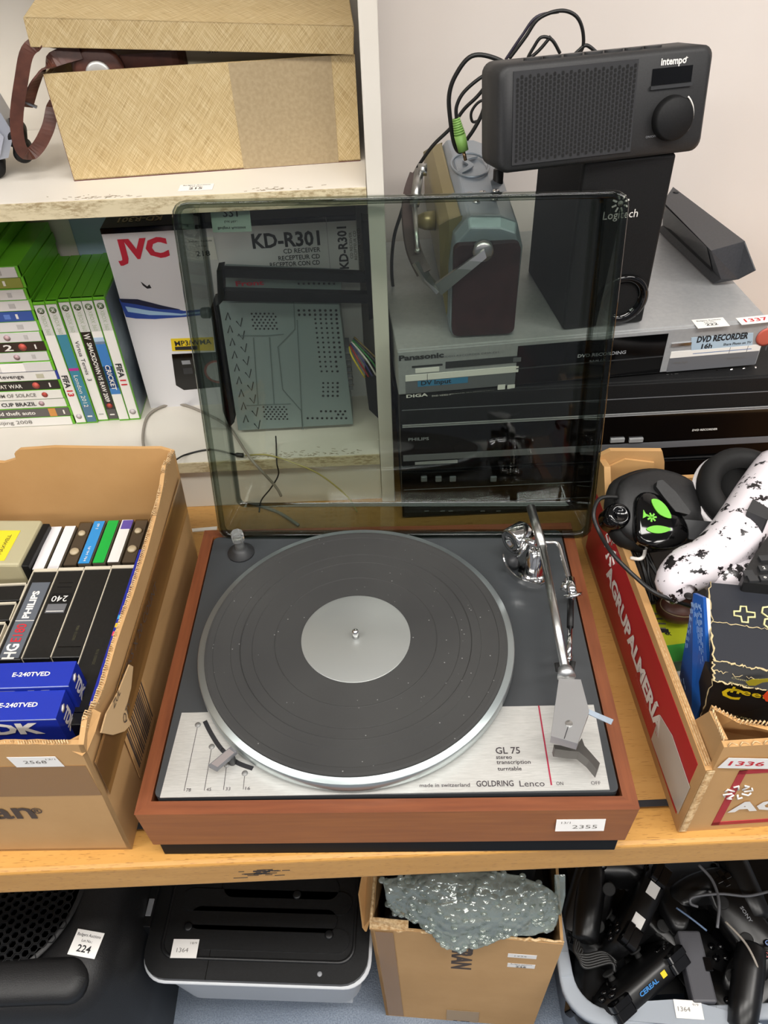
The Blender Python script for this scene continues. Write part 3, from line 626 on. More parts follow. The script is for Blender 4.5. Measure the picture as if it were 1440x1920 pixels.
for i in range(9):
    x=427+i*4.2; y=590+i*24
    b.ribbon([cf(x-4,y+10,.0004),cf(x,y-4,.0004),cf(x+5,y+9,.0004)],(1,0,.3),.0011,.0009,M_ink)
    b.ribbon([cf(x+16,y+12,.0004),cf(x+24,y+22,.0004),cf(x+27,y+6,.0004)],(1,0,.3),.0011,.0009,M_ink)
b.build('pressed_marks',cr)
b=MB(); q_=[cf(x,y) for x,y in ((395,575),(407,572),(440,790),(431,800),(418,770))]
b.slab([(p.x,-.002,max(p.z,0.001)) for p in q_],(0,.044,0),M_black); p=cf(392,592); b.lathe([(.007,0),(.007,.010),(.005,.012),(.001,.012)],M_dark,24,TR((p.x,.01,p.z),0,0,R(-90))); b.build('front_bezel',cr,.001)
b=MB(); q_=[cf(x,y) for x,y in ((641,655),(654,655),(662,735),(648,735))]
b.slab([(p.x,.006,p.z) for p in q_],(0,.03,0),M_silverd)
for i in range(6): p=cf(652+i*1.2,665+i*12); b.box(p.x-.004,p.x+.004,.004,.007,p.z-.0008,p.z+.0008,M_steel)
b.build('heat_sink',cr)
hr=MB(); cols=['c7b52a','a02a2a','3c3c78','d8d4cc','2a7a3c','3a3a3a','6f5a2c']
for i,cname in enumerate(cols):
    a=cri@Yp(655+i*1.5,650-i*3,.556); e=cri@Yp(684+i*7,708-i*1.5,.530); mid=cri@Yp(660+i*9,668+i*2,.532)
    b=MB(); b.tube(spline([a,mid,e],5),.0011,mat('wire_'+cname,cname,.5),6); b.build('wire',cr)
b=MB(); P_=[cri@Yp(x,y,.532) for x,y in ((684,705),(728,696),(742,765),(712,787),(692,768))]
b.slab(P_,cri.to_3x3()@V((0,.03,0)),mat('connector_black','161719',.5)); b.build('wiring_plug',cr,.002)
# black mounting cage
M_cage=mat('black_steel','15171a',.4,.3)
cg=thing('mounting_cage','black metal radio mounting cage resting above the silver chassis','mounting frame',(-.1,.570,SHZ+.19))
ci=cg.matrix_world.inverted()
def bar(pts,y,th_,name):
    bb=MB(); bb.slab([ci@Yp(a,c_,y) for a,c_ in pts],(0,th_,0),M_cage); return bb.build(name,cg,.0008)
bar([(412,505),(690,514),(691,531),(414,520)],.555,.010,'upper_bar'); bar([(412,545),(690,552),(691,569),(412,564)],.557,.010,'lower_bar')
bar([(406,507),(418,505),(420,562),(409,574)],.552,.02,'end_bar'); bar([(677,413),(691,414),(705,596),(692,600)],.555,.02,'end_plate')
b=MB(); q_=[ci@Yp(x,y,.6) for x,y in ((418,515),(640,524),(640,545),(418,545))]; b.slab(q_,(0,.03,0),M_zn); p=ci@Yp(468,531,.5985); b.text('Front',.009,mat('logo_red','c4213a',.5),TR(p,0,R(90)),.03,.035)
for i in range(8): p=ci@Yp(560+i*9.5,532,.5992); b.lathe([(.0015,0),(.0001,.0001)],M_ink,8,TR(p,0,R(90)))
b.build('inner_plate',cg)
# cables on the lower shelf
def cable(name,pts,r_,m_,lb,group=None,k=6,flat=None,plug=None):
    o3=V(pts[0]); b=MB(); b.tube(spline([V(p)-o3 for p in pts],k),r_,m_,8,flat=flat); root=thing(name,lb,'cable',o3,group=group); b.build('lead',root)
    return root
cable('cable',[Zp(300,876,SHZ-.02)+V((0,-.012,0)),Yp(276,860,.492),Zp(268,815,SHZ+.0025),Zp(282,775,SHZ+.0025),Zp(330,757,SHZ+.0025),Zp(385,775,SHZ+.0025),Zp(430,803,SHZ+.0025),Yp(470,860,.492),Yp(515,910,.492),Yp(527,930,.492)],.0020,M_gcable,'grey cable looped on the lower shelf in front of the white carton')
cable('cable',[Yp(330,862,.49),Zp(350,852,SHZ+.0022),Zp(395,843,SHZ+.0022),Zp(440,852,SHZ+.003),Zp(456,854,SHZ+.003)],[.0013]*19+[.0032]*6,M_cable,'thin black lead with a small plug at the edge of the lower shelf')
cable('cable',[Zp(460,854,SHZ+.002),Zp(500,852,SHZ+.002)+V((0,-.001,0)),Yp(545,866,.493),Yp(600,890,.493),Yp(650,930,.493),Yp(670,960,.480)],.0011,mat('yellow_lead','a79a5c',.5),'thin yellowish lead hanging down from the lower shelf')
cable('cable',[Zp(517,818,SHZ+.02),Zp(518,835,SHZ+.004),Yp(519,868,.494),Yp(522,890,.494),Yp(508,915,.494),Yp(490,938,.494),Yp(486,960,.47)],.0010,M_cable,'thin black wire hanging over the lower shelf edge behind the lid')
cable('cable',[Zp(345,908,0.004),Zp(400,922,.004),Zp(460,940,.004),Zp(520,960,.003),Zp(560,985,.003)],.0022,M_gcable,'grey cable lying on the table behind the plinth')
b=MB(); b.ribbon([(0,0,.001),(.045,.003,.001)],(0,1,0),.006,.0015,M_wprint); o=b.build('cable_tie',loc=Zp(345,997,0)); tag(o,'flat white strip lying on the table at the left of the lid','cable tie')
# ================================================================ pile of disc recorders on the right
RY=.463
def rec(label,z0,z1,x0=.021,x1=.505,y0=RY,D=.30,rz=0,m=M_blackm,name='dvd_recorder',front=None):
    g=thing(name,label,'DVD recorder',(x0,y0,z0),(0,0,rz),group='disc recorders in the pile')
    MB().box(0,x1-x0,.004,D,0.003,z1-z0,m).build('casing',g,.0015)
    MB().box(0,x1-x0,0,.006,0.003,z1-z0-.001,front or M_gloss).build('front_panel',g,.001)
    for fx_ in (.04,x1-x0-.04):
        for fy in (.04,D-.04): MB().lathe([(.012,0),(.014,.004)],M_rubber,20,TR((fx_,fy,0))).build('foot',g)
    return g
g4=rec('black recorder with a row of round buttons, bottom of the pile behind the lid',0.0006,.0830)
i4=inv(g4)
def on(i_,px,py,y,d=0): p=i_@Yp(px,py,y); p.y=-d; return p
for x in (795,822,849,925): p=on(i4,x,897,RY); MB().box(p.x-.004,p.x+.004,-.0025,.001,p.z-.004,p.z+.004,mat('button_grey','767b80',.35,.4)).build('button',g4,.0008)
pass
b=MB(); p=on(i4,785,865,RY); b.box(.018,.073,-.0005,.001,p.z-.0052,p.z-.0012,M_silver)
for z in (.024,.052): b.box(.003,.480,-.0003,.001,z,z+.0009,M_silverd)
for x in (800,830,845,905,935): p=on(i4,x,958,RY); b.box(p.x-.003,p.x+.003,-.0004,0,p.z-.0006,p.z+.0006,M_gprint)
b.build('trim_line',g4)
g3=rec('glossy black recorder with two silver buttons, second from the bottom of the pile',.0836,.1570,rz=R(.6))
i3=inv(g3)
b=MB(); b.box(.003,.481,-.0006,.001,.0185,.0280,M_silverd); b.box(.003,.481,-.0004,.001,.0715,.0728,M_silver); b.build('trim_line',g3)
for x in (1157,1192): 
    p=on(i3,x,824,RY+.003); MB().box(p.x-.009,p.x+.009,-.003,.001,p.z-.003,p.z+.003,M_silver).build('button',g3,.0006)
b=MB(); p=on(i3,1322,806,RY+.003,.0005); b.text('DVD RECORDER',.0042,M_wprint,TR(p,0,R(90)),.02,.032); p=on(i3,785,823,RY,.0005); b.text('PHILIPS',.0062,M_gprint,TR(p,0,R(90)),.02,.026); b.build('lettering',g3)
g2=rec('matt black recorder without markings, third from the bottom, under the silver one',.1574,.2026,rz=R(.6),front=M_blackm)
b=MB(); b.box(.003,.481,-.0006,.001,.0235,.0245,M_silverd); b.box(.003,.481,-.0006,.001,.0005,.0015,M_silver); b.build('trim_line',g2)
g1=rec('silver recorder with a dark window in the middle, top of the pile',.2030,.2655,rz=R(4.0),x0=.0205,x1=.4585,D=.295,m=M_silver,front=M_silver,y0=.4600)
i1=inv(g1); H1=.2655-.2030
def fp(px,py,d=.0004):
    n_=g1.matrix_world.to_3x3()@V((0,-1,0)); p=i1@Pp(px,py,g1.matrix_world.translation,n_); return V((p.x,-d,p.z))
def fbox(b,x0,y0,x1,y1,m_,d=.0004,back=0.001):
    a=fp(x0,y0); c=fp(x1,y1); b.box(a.x,c.x,-d,back,min(a.z,c.z),max(a.z,c.z),m_)
b=MB(); a=fp(972,640); c=fp(1250,640); b.box(a.x,c.x,-.0006,.001,.004,H1-.006,M_gloss); b.box(a.x,c.x,-.0009,.001,.0255,.0270,M_dark); b.text('DVD RECORDING',.006,M_gprint,TR(fp(1128,663,.0012),0,R(90)),.03,.058); b.text('RAM / R',.0035,M_gprint,TR(fp(1120,675,.0012),0,R(90)),.01,.02); o=b.build('display_window',g1); o['label']='black glossy window'
b=MB(); a=fp(760,700); c=fp(971,700); 
b.box(a.x,c.x,-.0008,.001,.0215,.0295,M_wprint); b.box(a.x+.0255,a.x+.026,-.001,.001,.0215,.0295,M_ink); b.box(a.x,c.x,-.0004,.001,.004,.0212,M_silverd)
p=fp(830,726,.0009); b.box(p.x-.030,p.x+.030,-.0006,0,.0125,.0205,mat('label_blue','3f7ea6',.4)); b.text('DV Input',.0085,M_ink,TR((p.x-.008,-.0009,.0165),0,R(90)),.02,.036)
b.text('Panasonic',.0095,M_dark,TR(fp(790,668,.0007),0,R(90)),.04,.052); b.text('DVD VIDEO RECORDER DMR-E65',.0035,M_silverd,TR(fp(872,665,.0007),0,R(90)),0,.080)
q_=fp(801,697); b.box(q_.x-.018,q_.x+.018,-.0005,.001,.0390,.0415,M_dark); b.box(q_.x-.014,q_.x+.014,-.0010,.001,.0320,.0375,M_wprint)
q_=fp(908,686); b.box(q_.x-.046,q_.x+.046,-.0005,.001,.0345,.0435,M_dark); b.box(q_.x+.034,q_.x+.043,-.0012,.001,.0360,.0415,M_silverd)
b.text('DIGA',.006,M_wprint,TR(fp(782,741,.0007),0,R(90)),.03,.026); b.text('DVD VIDEO RECORDER PROGRESSIVE SCAN',.003,M_wprint,TR(fp(868,737,.0007),0,R(90)),0,.075)
for x in (940,958): q_=fp(x,726); b.box(q_.x-.0045,q_.x+.0045,-.0007,.001,q_.z-.004,q_.z+.004,M_wprint)
b.build('left_controls',g1)
b=MB(); a=fp(1251,690); xe=.4365
b.box(a.x,xe,-.0008,.001,.0225,.0310,M_wprint); 
for px in (1363,1395,1430): q_=fp(px,670); b.box(q_.x,q_.x+.0005,-.001,.001,.0225,.0310,M_silverd)
b.box(a.x,xe,-.0004,.001,.003,.0222,M_silverd)
q_=fp(1277,645); b.box(q_.x-.012,q_.x+.012,-.0015,.001,q_.z-.002,q_.z+.002,M_chrome)
lab=[fp(1296,633),fp(1412,624),fp(1410,653),fp(1296,661)]; b.slab([(p.x,-.0006,p.z) for p in lab],(0,.0006,0),mat('label_pale_blue','a9bccb',.4)); 
b.text('DVD RECORDER',.0115,M_ink,TR(fp(1355,632,.0009),0,R(90)),.04,.062); b.text('16h',.009,M_ink,TR(fp(1325,648,.0009),0,R(90)),.03,.013); b.text('Share Photo on TV',.0048,M_ink,TR(fp(1382,643,.0009),0,R(90)),.01,.034)
q_=fp(1354,657); b.box(q_.x-.036,q_.x+.036,-.0008,0,q_.z-.0012,q_.z-.0002,mat('label_line_blue','2f74c4',.4))
q_=fp(1436,631); b.lathe([(.012,0),(.012,.001),(.009,.0015),(.0001,.0015)],mat('label_red_disc','b85848',.4),28,TR(q_,0,R(90)))
for x in (1343,1370,1393,1415): q_=fp(x,697 if x==1343 else 693-(x-1370)*.06); b.lathe([(.0028,0),(.0024,.002),(.0005,.0026)],M_chrome,16,TR(q_,0,R(90)))
b.text('DVD',.005,M_wprint,TR(fp(1262,703,.0007),0,R(90)),.03,.018); b.text('dts',.005,M_wprint,TR(fp(1304,701,.0007),0,R(90)),.04,.014); b.text('DOLBY',.004,M_wprint,TR(fp(1283,703,.0007),0,R(90)),.0,.014); b.text('TIME SLIP',.003,M_pen,TR(fp(1275,679,.0012),0,R(90)),0,.018); b.text('DRIVE SELECT',.003,M_pen,TR(fp(1379,670,.0012),0,R(90)),0,.022)
b.build('right_controls',g1)
tp=lambda px,py: (lambda p:V((p.x,p.y,H1+.0002)))(i1@Zp(px,py,.2655))
sticker(g1,Matrix.Translation(tp(1332,606)),.038,.020,auction('222'),label='lot sticker 222 on top of the silver recorder')
sticker(g1,Matrix.Translation(tp(1417,600))@Matrix.Rotation(R(2),4,'Z'),.042,.016,[('1337',.010,.0,0,M_red,.02,.028)],name='number_label',label='white label 1337 in red on the silver recorder')
TOP=.2657
# ---------------------------------------------------------------- subwoofer
s0=Zp(1061,636,TOP); s1=Zp(1205,616,TOP); s0.y=.488; s1.y=.488+.010; s0.x=.2155; s1.x=.309
sx=(s1-s0); sx.z=0; SWd=sx.length; sx.normalize()
sw=thing('subwoofer','tall black subwoofer box with glossy round port, standing on the silver recorder','speaker',s0,(0,0,math.atan2(sx.y,sx.x)))
SH=.190; SDp=.155
b=MB(); b.box(0,SWd,.008,SDp,0,SH,M_blackm); b.build('cabinet',sw,.002)
b=MB(); b.box(-.001,SWd+.001,0,.010,0.001,SH+.001,M_blackm); b.build('front_baffle',sw,.003,seg=3)
isw=inv(sw); swn=sw.matrix_world.to_3x3()@V((0,-1,0))
def sf(px,py,d=.0006): p=isw@Pp(px,py,sw.matrix_world.translation,swn); return V((p.x,-d,p.z))
b=MB(); p=sf(1165,560,0); b.lathe([(.030,-.001),(.030,.004),(.026,.0055),(.020,.002),(.016,-.02),(.0001,-.022)],M_gloss,48,TR((p.x,0,p.z),0,R(90)),caps=False); b.build('port_ring',sw)
b=MB(); p=sf(1163,404); b.text('Logitech',.0125,M_wprint,TR(p,0,R(90)),.0,.038); c0=sf(1163,381)
for k in range(8):
    a=R(45*k+20); b.ribbon([c0+V((math.cos(a)*.0045,0,math.sin(a)*.0045)),c0+V((math.cos(a)*.0095,0,math.sin(a)*.0095))],(math.sin(a),0,-math.cos(a)),.0018,.0003,M_wprint)
b.lathe([(.003,0),(.0001,.0001)],M_wprint,16,TR(c0,0,R(90))); b.build('logo',sw)
# ---------------------------------------------------------------- black radio with honeycomb grille
ZT=TOP+SH+.001
ra=Zp(948,326,ZT+.003); rb=Zp(1308,283,ZT+.003); ra.z=rb.z=0
rx_=(rb-ra).normalized(); rdw=thing('tabletop_radio','black tabletop radio with perforated grille and round dial, tilted on the subwoofer','radio',V((ra.x,ra.y,ZT+.003)),(0,0,0))
RX=math.atan2(rx_.y,rx_.x)
tl=Pp(932,128,V((ra.x,ra.y,ZT)),V((rx_.y,-rx_.x,.18)).normalized())
rdw.rotation_euler=(R(-9),0,RX); bpy.context.view_layer.update()
ird=inv(rdw); rn=rdw.matrix_world.to_3x3()@V((0,-1,0)); ro=rdw.matrix_world.translation
def rf(px,py,d=0): p=ird@Pp(px,py,ro,rn); return V((p.x,-d,p.z))
c_=[rf(*p) for p in ((938,322),(1320,278),(1337,78),(930,128))]
x0_=(c_[0].x+c_[3].x)/2; x1_=(c_[1].x+c_[2].x)/2; z1_=(c_[2].z+c_[3].z)/2; z0_=0.0
RZ1=z1_
b=MB()
rings=[]
for (y_,ins_) in ((.0,.0035),(.0035,0),(.050,0),(.054,.004)):
    rings.append([(x,y_,z) for x,z in rr(x0_+ins_,x1_-ins_,z0_+ins_,z1_-ins_,.011,5)])
M_soft=noisy('soft_touch_black','262627','1f1f20',600,.55)
M_softb=mat('radio_button','2e2e2f',.5); M_softs=mat('soft_touch_side','4a4743',.6)
b.loft([list(reversed(r_)) for r_ in rings],M_soft,None,True,True); b.build('body',rdw)
b=MB(); gx0=rf(965,200).x; gx1=rf(1187,200).x; gz0=z0_+.010; gz1=z1_-.010; 
M_hole=mat('grille_hole','060606',.8)
b.box(gx0-.002,gx1+.001,-.0012,0,gz0-.003,gz1+.004,mat('grille_black','2b2b2d',.5)); nx=30; nz=17; dx=(gx1-gx0)/nx; dz=(gz1-gz0)/nz
for i in range(nx):
    for j in range(nz):
        x=gx0+dx*(i+.5); z=gz0+dz*(j+(.75 if i%2 else .25))
        w_,h_=dx*.30,dz*.44
        b.poly([(x-w_,-.0017,z-h_*.6),(x-w_*.2,-.0017,z-h_),(x+w_,-.0017,z-h_*.6),(x+w_,-.0017,z+h_*.6),(x,-.0017,z+h_),(x-w_,-.0017,z+h_*.6)],M_hole)
b.build('speaker_grille',rdw)
b=MB(); q_=rf(1263,116,.0005); b.text('intempo',.0085,M_wprint,TR(q_,0,R(90)),.03,.026); q_=rf(1287,108,.0005); b.text('+',.004,M_wprint,TR(q_,0,R(90)),.03,.003)
q_=rf(1220,256,.0005); b.text('ON/OFF',.0028,M_gprint,TR(q_,0,R(90)),0,.011); q_=rf(1278,248,.0005); b.text('MAX',.0028,M_gprint,TR(q_,0,R(90)),0,.007); q_=rf(1297,210,.0005); b.text('VOLUME',.0028,M_gprint,TF(q_,(0,0,-1),(1,0,0)),0,.012); b.build('lettering',rdw)
b=MB(); q_=rf(1260,140); b.box(q_.x-.0205,q_.x+.0205,-.0006,0,q_.z-.0075,q_.z+.0065,M_gloss); b.box(q_.x-.0215,q_.x+.0215,-.0022,0,q_.z-.0110,q_.z-.0080,M_dark); b.build('display',rdw)
b=MB(); q_=rf(1258,221); b.lathe([(.0205,-.001),(.0195,.008),(.018,.0095),(.0001,.0095)],M_blackm,48,TR((q_.x,0,q_.z),0,R(90))); b.build('volume_dial',rdw)
b=MB(); b.tube([(q_.x+.023*math.cos(a),-.0008,q_.z+.023*math.sin(a)) for a in [R(v) for v in range(-35,55,6)]],.0008,M_wprint,6); b.build('volume_arc',rdw)
for i,px in enumerate((1015,1052,1092,1131,1169,1207,1243)):
    x=rf(px,100).x; MB().prism([(x+.010*math.cos(t)*.9,.021+.006*math.sin(t)) for t in [2*PI*k/20 for k in range(20)]],z1_-.001,z1_+.0020,M_softb).build('button',rdw,.0004)
# ---------------------------------------------------------------- silver portable radio seen from its end
PR=V((.0835,.488,TOP))
pr=thing('portable_radio','silver and bronze portable radio with maroon end panel and carry handle, behind the lid','radio',PR,(0,0,R(0.5)))
ipr=inv(pr)
M_ps=mat('blue_silver_plastic','8f99a3',.3,.3); M_bz=mat('bronze_plastic','8d8158',.35,.45); M_mar=noisy('maroon_wood_end','3b2226','2c181c',60,.5)
def sec(k,y): return [(x*k[0]+k[1],y,z*k[2]) for x,z in ((0,0),(.076,0),(.0775,.06),(.078,.10),(.070,.128),(.052,.135),(.018,.137),(.002,.118),(-.002,.08),(-.002,.02))]
b=MB(); rg=[sec((.94,.002,.92),.003),sec((1,0,1),.012),sec((1.02,0,1.03),.14),sec((1,0,1),.255),sec((.93,.003,.92),.268)]; b.loft([list(reversed(r_)) for r_ in rg],M_ps,None,False,True); b.build('housing',pr,.002)
b=MB(); b.prism(rr(.001,.073,.003,.112,.008),-.004,.006,M_mar,TR((0,.0,0),0,R(90))); o=b.build('end_panel',pr,.0015); o['label']='dark maroon end panel'
b=MB(); b.slab([(-.003,.02,.015),(-.010,.03,.06),(-.012,.03,.12),(-.002,.02,.130),(.012,.02,.134)],(0,.235,0),M_bz); o=b.build('front_fascia',pr,.004,seg=3); o['label']='bronze front'
b=MB(); b.lathe([(.011,0),(.010,.012),(.007,.020),(.0001,.021)],M_bz,28,TR((-.012,.080,.105),0,0,R(-90))); b.build('tuning_knob',pr)
b=MB()
for x,y in ((.030,.045),(.050,.05),(.025,.068),(.04,.07),(.055,.072)): b.lathe([(.0045,0),(.0035,.002),(.0005,.0026)],M_chrome,16,TR((x,y,.1375)))
b.build('top_buttons',pr)
b=MB(); b.tube([(.035+.022*math.cos(t),.150+.040*math.sin(t),.1410) for t in [2*PI*k/32 for k in range(32)]],.0016,M_ps,6,closed=True); b.ribbon(spline([(.020,.125,.141),(.035,.14,.143),(.030,.16,.143),(.045,.175,.141)],5),(1,0,0),.006,.002,M_ps); b.build('dial_window',pr)
b=MB(); pvt=ipr@Yp(905,468,PR.y-.004); b.lathe([(.0115,0),(.0115,.006),(.009,.008),(.0001,.008)],M_steel,28,TR((pvt.x,-.004,pvt.z),0,R(90)))
e1=ipr@Yp(822,545,.478); kk=ipr@Yp(800,520,.485)
b.slab([V((pvt.x,-.016,pvt.z))+V((0,0,.005)),V((e1.x-.004,e1.y,e1.z+.007)),V((e1.x+.003,e1.y,e1.z-.006)),V((pvt.x+.003,-.016,pvt.z-.004))],(0,.004,0),M_steel)
b.ribbon([ipr@Yp(822,545,.478),ipr@Yp(800,522,.482),ipr@Yp(782,490,.49)],(.5,.1,-.5),.016,.004,M_steel)
b.build('handle_arm',pr)
b=MB(); b.ribbon(spline([ipr@Yp(795,512,.484),ipr@Yp(776,470,.50),ipr@Yp(768,420,.53),ipr@Yp(768,370,.57),ipr@Yp(780,330,.62)],5),(1,0,-.2),.016,.006,mat('brown_grip','453634',.5)); b.build('handle_grip',pr)
b=MB(); a_=ipr@Yp(786,320,.575); e_=ipr@Yp(777,385,.54); f_=ipr@Yp(783,470,.492); b.cyl(a_,e_,.0055,M_steel,12); b.cyl(e_,f_,.0032,M_steel,12,.0022); b.ball(f_,.0035,M_steel,10); b.cyl(a_+V((-.001,0,.001)),ipr@Yp(800,318,.575),.0065,M_steel,16); b.build('antenna',pr)
# ---------------------------------------------------------------- long black satellite speaker leaning on the recorder
sp_=thing('satellite_speaker','long wedge shaped dark grey speaker lying on the silver recorder, right of the subwoofer','speaker',(.40,.60,TOP))
isp=inv(sp_)
def SPt(px,py,z): return isp@Zp(px,py,TOP+z)
M_sp=noisy('dark_grey_speaker','3a3b3f','333438',400,.45)
near=[SPt(1333,470,.052),SPt(1397,452,.052),SPt(1418,507,.024),SPt(1385,524,.008),SPt(1337,532,.002),SPt(1352,524,.012)]
d_=[SPt(1243,378,.052)-SPt(1333,470,.052),SPt(1262,350,.052)-SPt(1397,452,.052)]
dirv=(d_[0]+d_[1])/2
far=[near[0]+d_[0],near[1]+d_[1],near[2]+d_[1]*.95,near[3]+dirv,near[4]+dirv*1.0,near[5]+dirv*1.0]
mid=[a.lerp(c,.13) for a,c in zip(near,far)]
b=MB(); tip=[near[i].lerp(sum(near,V())/6,.06) for i in range(6)]
b.loft([tip,near,mid,far],M_sp,None,False,True); b.build('enclosure',sp_,.003,seg=3)
b=MB(); b.poly([near[0].lerp(mid[0],.6)+V((-.0005,-.0015,0)),mid[5]+V((-.001,-.002,0)),far[5]+V((-.001,-.002,0)),far[0]+V((-.0005,-.0015,-.002))],M_gloss); 
b.build('glossy_front',sp_)
b=MB(); b.lathe([(.004,0),(.0001,.0003)],M_ink,14,TR(far[1].lerp(far[0],.3)+V((.006,-.006,.0005)))); b.build('screw_hole',sp_)
# small webcam-like gadget behind the radio
wc=thing('webcam','small glossy black webcam squeezed between the portable radio and the grille radio','webcam',(.145,.585,.335+.07))
iw=inv(wc); b=MB(); p=[iw@Yp(x,y,.585) for x,y in ((932,215),(921,250),(917,285),(925,312),(945,322),(952,290),(950,235))]
b.slab(p,(0,.03,0),M_gloss); b.build('body',wc,.006,seg=3)
b=MB(); p=iw@Yp(927,308,.583); b.lathe([(.003,0),(.003,.0015),(.002,.0018),(.0001,.001)],M_steel,14,TR(p,0,R(90))); b.build('screw',wc)
b=MB(); p=iw@Yp(935,318,.60); b.cyl((p.x,p.y,p.z),(p.x,p.y,TOP-wc.location.z),.006,M_black); b.lathe([(.02,0),(.018,.006),(.005,.008)],M_black,24,TR((p.x,p.y,TOP-wc.location.z))); b.build('stand',wc)
# cables above
def YC(pts,y): return [Yp(px,py,y+ (dy[0] if dy else 0)) for px,py,*dy in pts]
cb=thing('audio_cable','black audio cable bundle with a green jack plug, looped behind the grille radio','cable',(.13,.62,.50))
icb=inv(cb)
def lead(pts,r_,name='lead',m_=M_cable,k=7): b=MB(); b.tube(spline([icb@p for p in pts],k),r_,m_,8); return b.build(name,cb)
lead(YC([(980,140),(930,110),(885,105),(855,140),(842,180),(845,230),(852,270),(862,285),(874,275)],.60),.0024)
lead(YC([(930,128),(895,150),(868,175),(856,200),(856,222)],.59),.0020)
lead(YC([(955,110),(985,70),(1010,35),(1050,20),(1080,30),(1093,60),(1090,95),(1060,110)],.62),.0019)
lead(YC([(948,112),(978,68),(1006,32),(1048,22)],.625),.0016,m_=mat('violet_sheen_cable','2b2636',.35))
lead(YC([(1050,100),(1035,75),(1015,70),(1000,90),(990,110),(1010,95),(1033,68)],.63),.0018)
lead(YC([(1120,100),(1100,85),(1085,95),(1075,105)],.62),.0020)
lead(YC([(940,120),(900,175),(870,205),(845,240),(810,275),(780,320),(765,360)],.66),.0021)
lead(YC([(765,360),(752,400),(738,450),(735,520),(748,600)],.62),.0021)
lead(YC([(935,130),(915,170),(905,210),(890,240),(875,262)],.61),.0022)
lead(YC([(928,185),(900,190),(884,210),(886,228),(898,226)],.63),.0016)
b=MB(); a_=icb@Yp(855,222,.59); e_=icb@Yp(869,283,.585); dv=(e_-a_); M_gj=mat('lime_plug','86b45c',.45)
for k in range(7): b.cyl(a_+dv*(k*.07),a_+dv*(k*.07+.045),.0044+.0003*k,M_gj,14)
b.cyl(a_,a_+dv*.5,.0036,M_gj,14,.0058); b.cyl(a_+dv*.5,e_,.0066,M_gj,14,.0058); b.build('green_plug',cb)['label']='lime green jack plug'
b=MB(); b.cyl(e_,e_+dv*.3,.0019,mat('brassy_metal','9c8064',.25,1),12); b.build('jack_tip',cb)
# ================================================================ left carton of tapes
lb0=V((-.2588,.0228,0))
lc=thing('tape_carton','large torn brown cardboard box full of video and audio tapes, left of the turntable','cardboard box',V((-.42,.0228,0)),(0,0,R(-1.8)))
il=inv(lc)
BX0,BX1,BD,BH=-.10,.1612,.374,.187
tk=.0045
random.seed(3)
b=MB()
top_=[V((BX1+.008,0,BH+.000))]+[V((x,0,BH+.002+random.uniform(-.0022,.0022))) for x in [BX1-.012-i*.009 for i in range(1,27)]]+[V((BX0,0,BH+.004))]
b.slab([V((BX0,0,.0)),V((BX1,0,.0))]+top_,(0,tk,0),M_card); b.build('front_panel',lc)
b=MB()  # crushed corrugated top edge
for i in range(110):
    x=BX1-.004-i*.0022; 
    if x<BX0: break
    b.tube([(x,tk/2-.002,BH-.001+random.uniform(0,.003)),(x-.0012,tk/2,BH+.002+random.uniform(0,.002)),(x-.0024,tk/2+.002,BH+.0005)],.0006,M_cardtorn,5)
b.build('front_torn_edge',lc)
# right wall with ragged top
ys=[0,.012,.02,.03,.045,.06,.08,.10,.13,.16,.19,.22,.25,.28,.31,.335,.35,BD]
zz=[.187,.192,.196,.190,.187,.186,.187,.188,.187,.186,.186,.186,.187,.190,.192,.200,.196,.193]
b=MB(); b.slab([V((BX1,0,0)),V((BX1,BD,0))]+[V((BX1+.008+.002*math.sin(y*9),y,z+random.uniform(-.0015,.0015))) for y,z in reversed(list(zip(ys,zz)))],(-tk,0,0),M_card); b.build('side_panel',lc)
b=MB()
for i in range(150):
    y=.012+i*.0024
    if y>BD: break
    z=zz[min(range(len(ys)),key=lambda k:abs(ys[k]-y))]
    b.tube([(BX1+.0035,y,z-.003),(BX1+.0055,y+.0009,z+.0012+random.uniform(0,.0015)),(BX1+.009,y+.0018,z-.002)],.0006,M_cardtorn,5)
b.build('side_torn_edge',lc)
b=MB(); bt=[V((BX1+.008,BD,.192)),V((BX1-.006,BD,.198)),V((BX1-.03,BD,.1985)),V((.08,BD,.201)),(V((.035,BD,.2035))),V((-.005,BD,.2015)),V((-.013,BD,.196)),V((-.014,BD,.188)),V((-.03,BD,.183)),V((-.06,BD,.186)),V((BX0,BD,.184))]
b.slab([V((BX0,BD,0)),V((BX1,BD,0))]+bt,(0,-tk,0),M_cardin); b.build('back_panel',lc)
b=MB(); fl=[il@Pp(x,y,lc.matrix_world@V((0,BD-.012,0)),V((0,-1,.12)).normalized()) for x,y in ((-30,876),(20,874),(55,876),(62,893),(83,918),(97,940),(83,944),(60,925),(30,928),(-30,930))]
b.slab(fl,(0,.0025,0),M_card2); b.ribbon([fl[0],fl[1],fl[2],fl[3],fl[4],fl[5]],(0,-.2,1),.003,.0035,M_cardtorn); b.build('torn_flap',lc)
MB().box(BX0,BX1,0,BD,0,.004,M_cardin).build('bottom',lc); MB().box(BX0,BX0+tk,0,BD,0,BH,M_card).build('side_panel',lc)
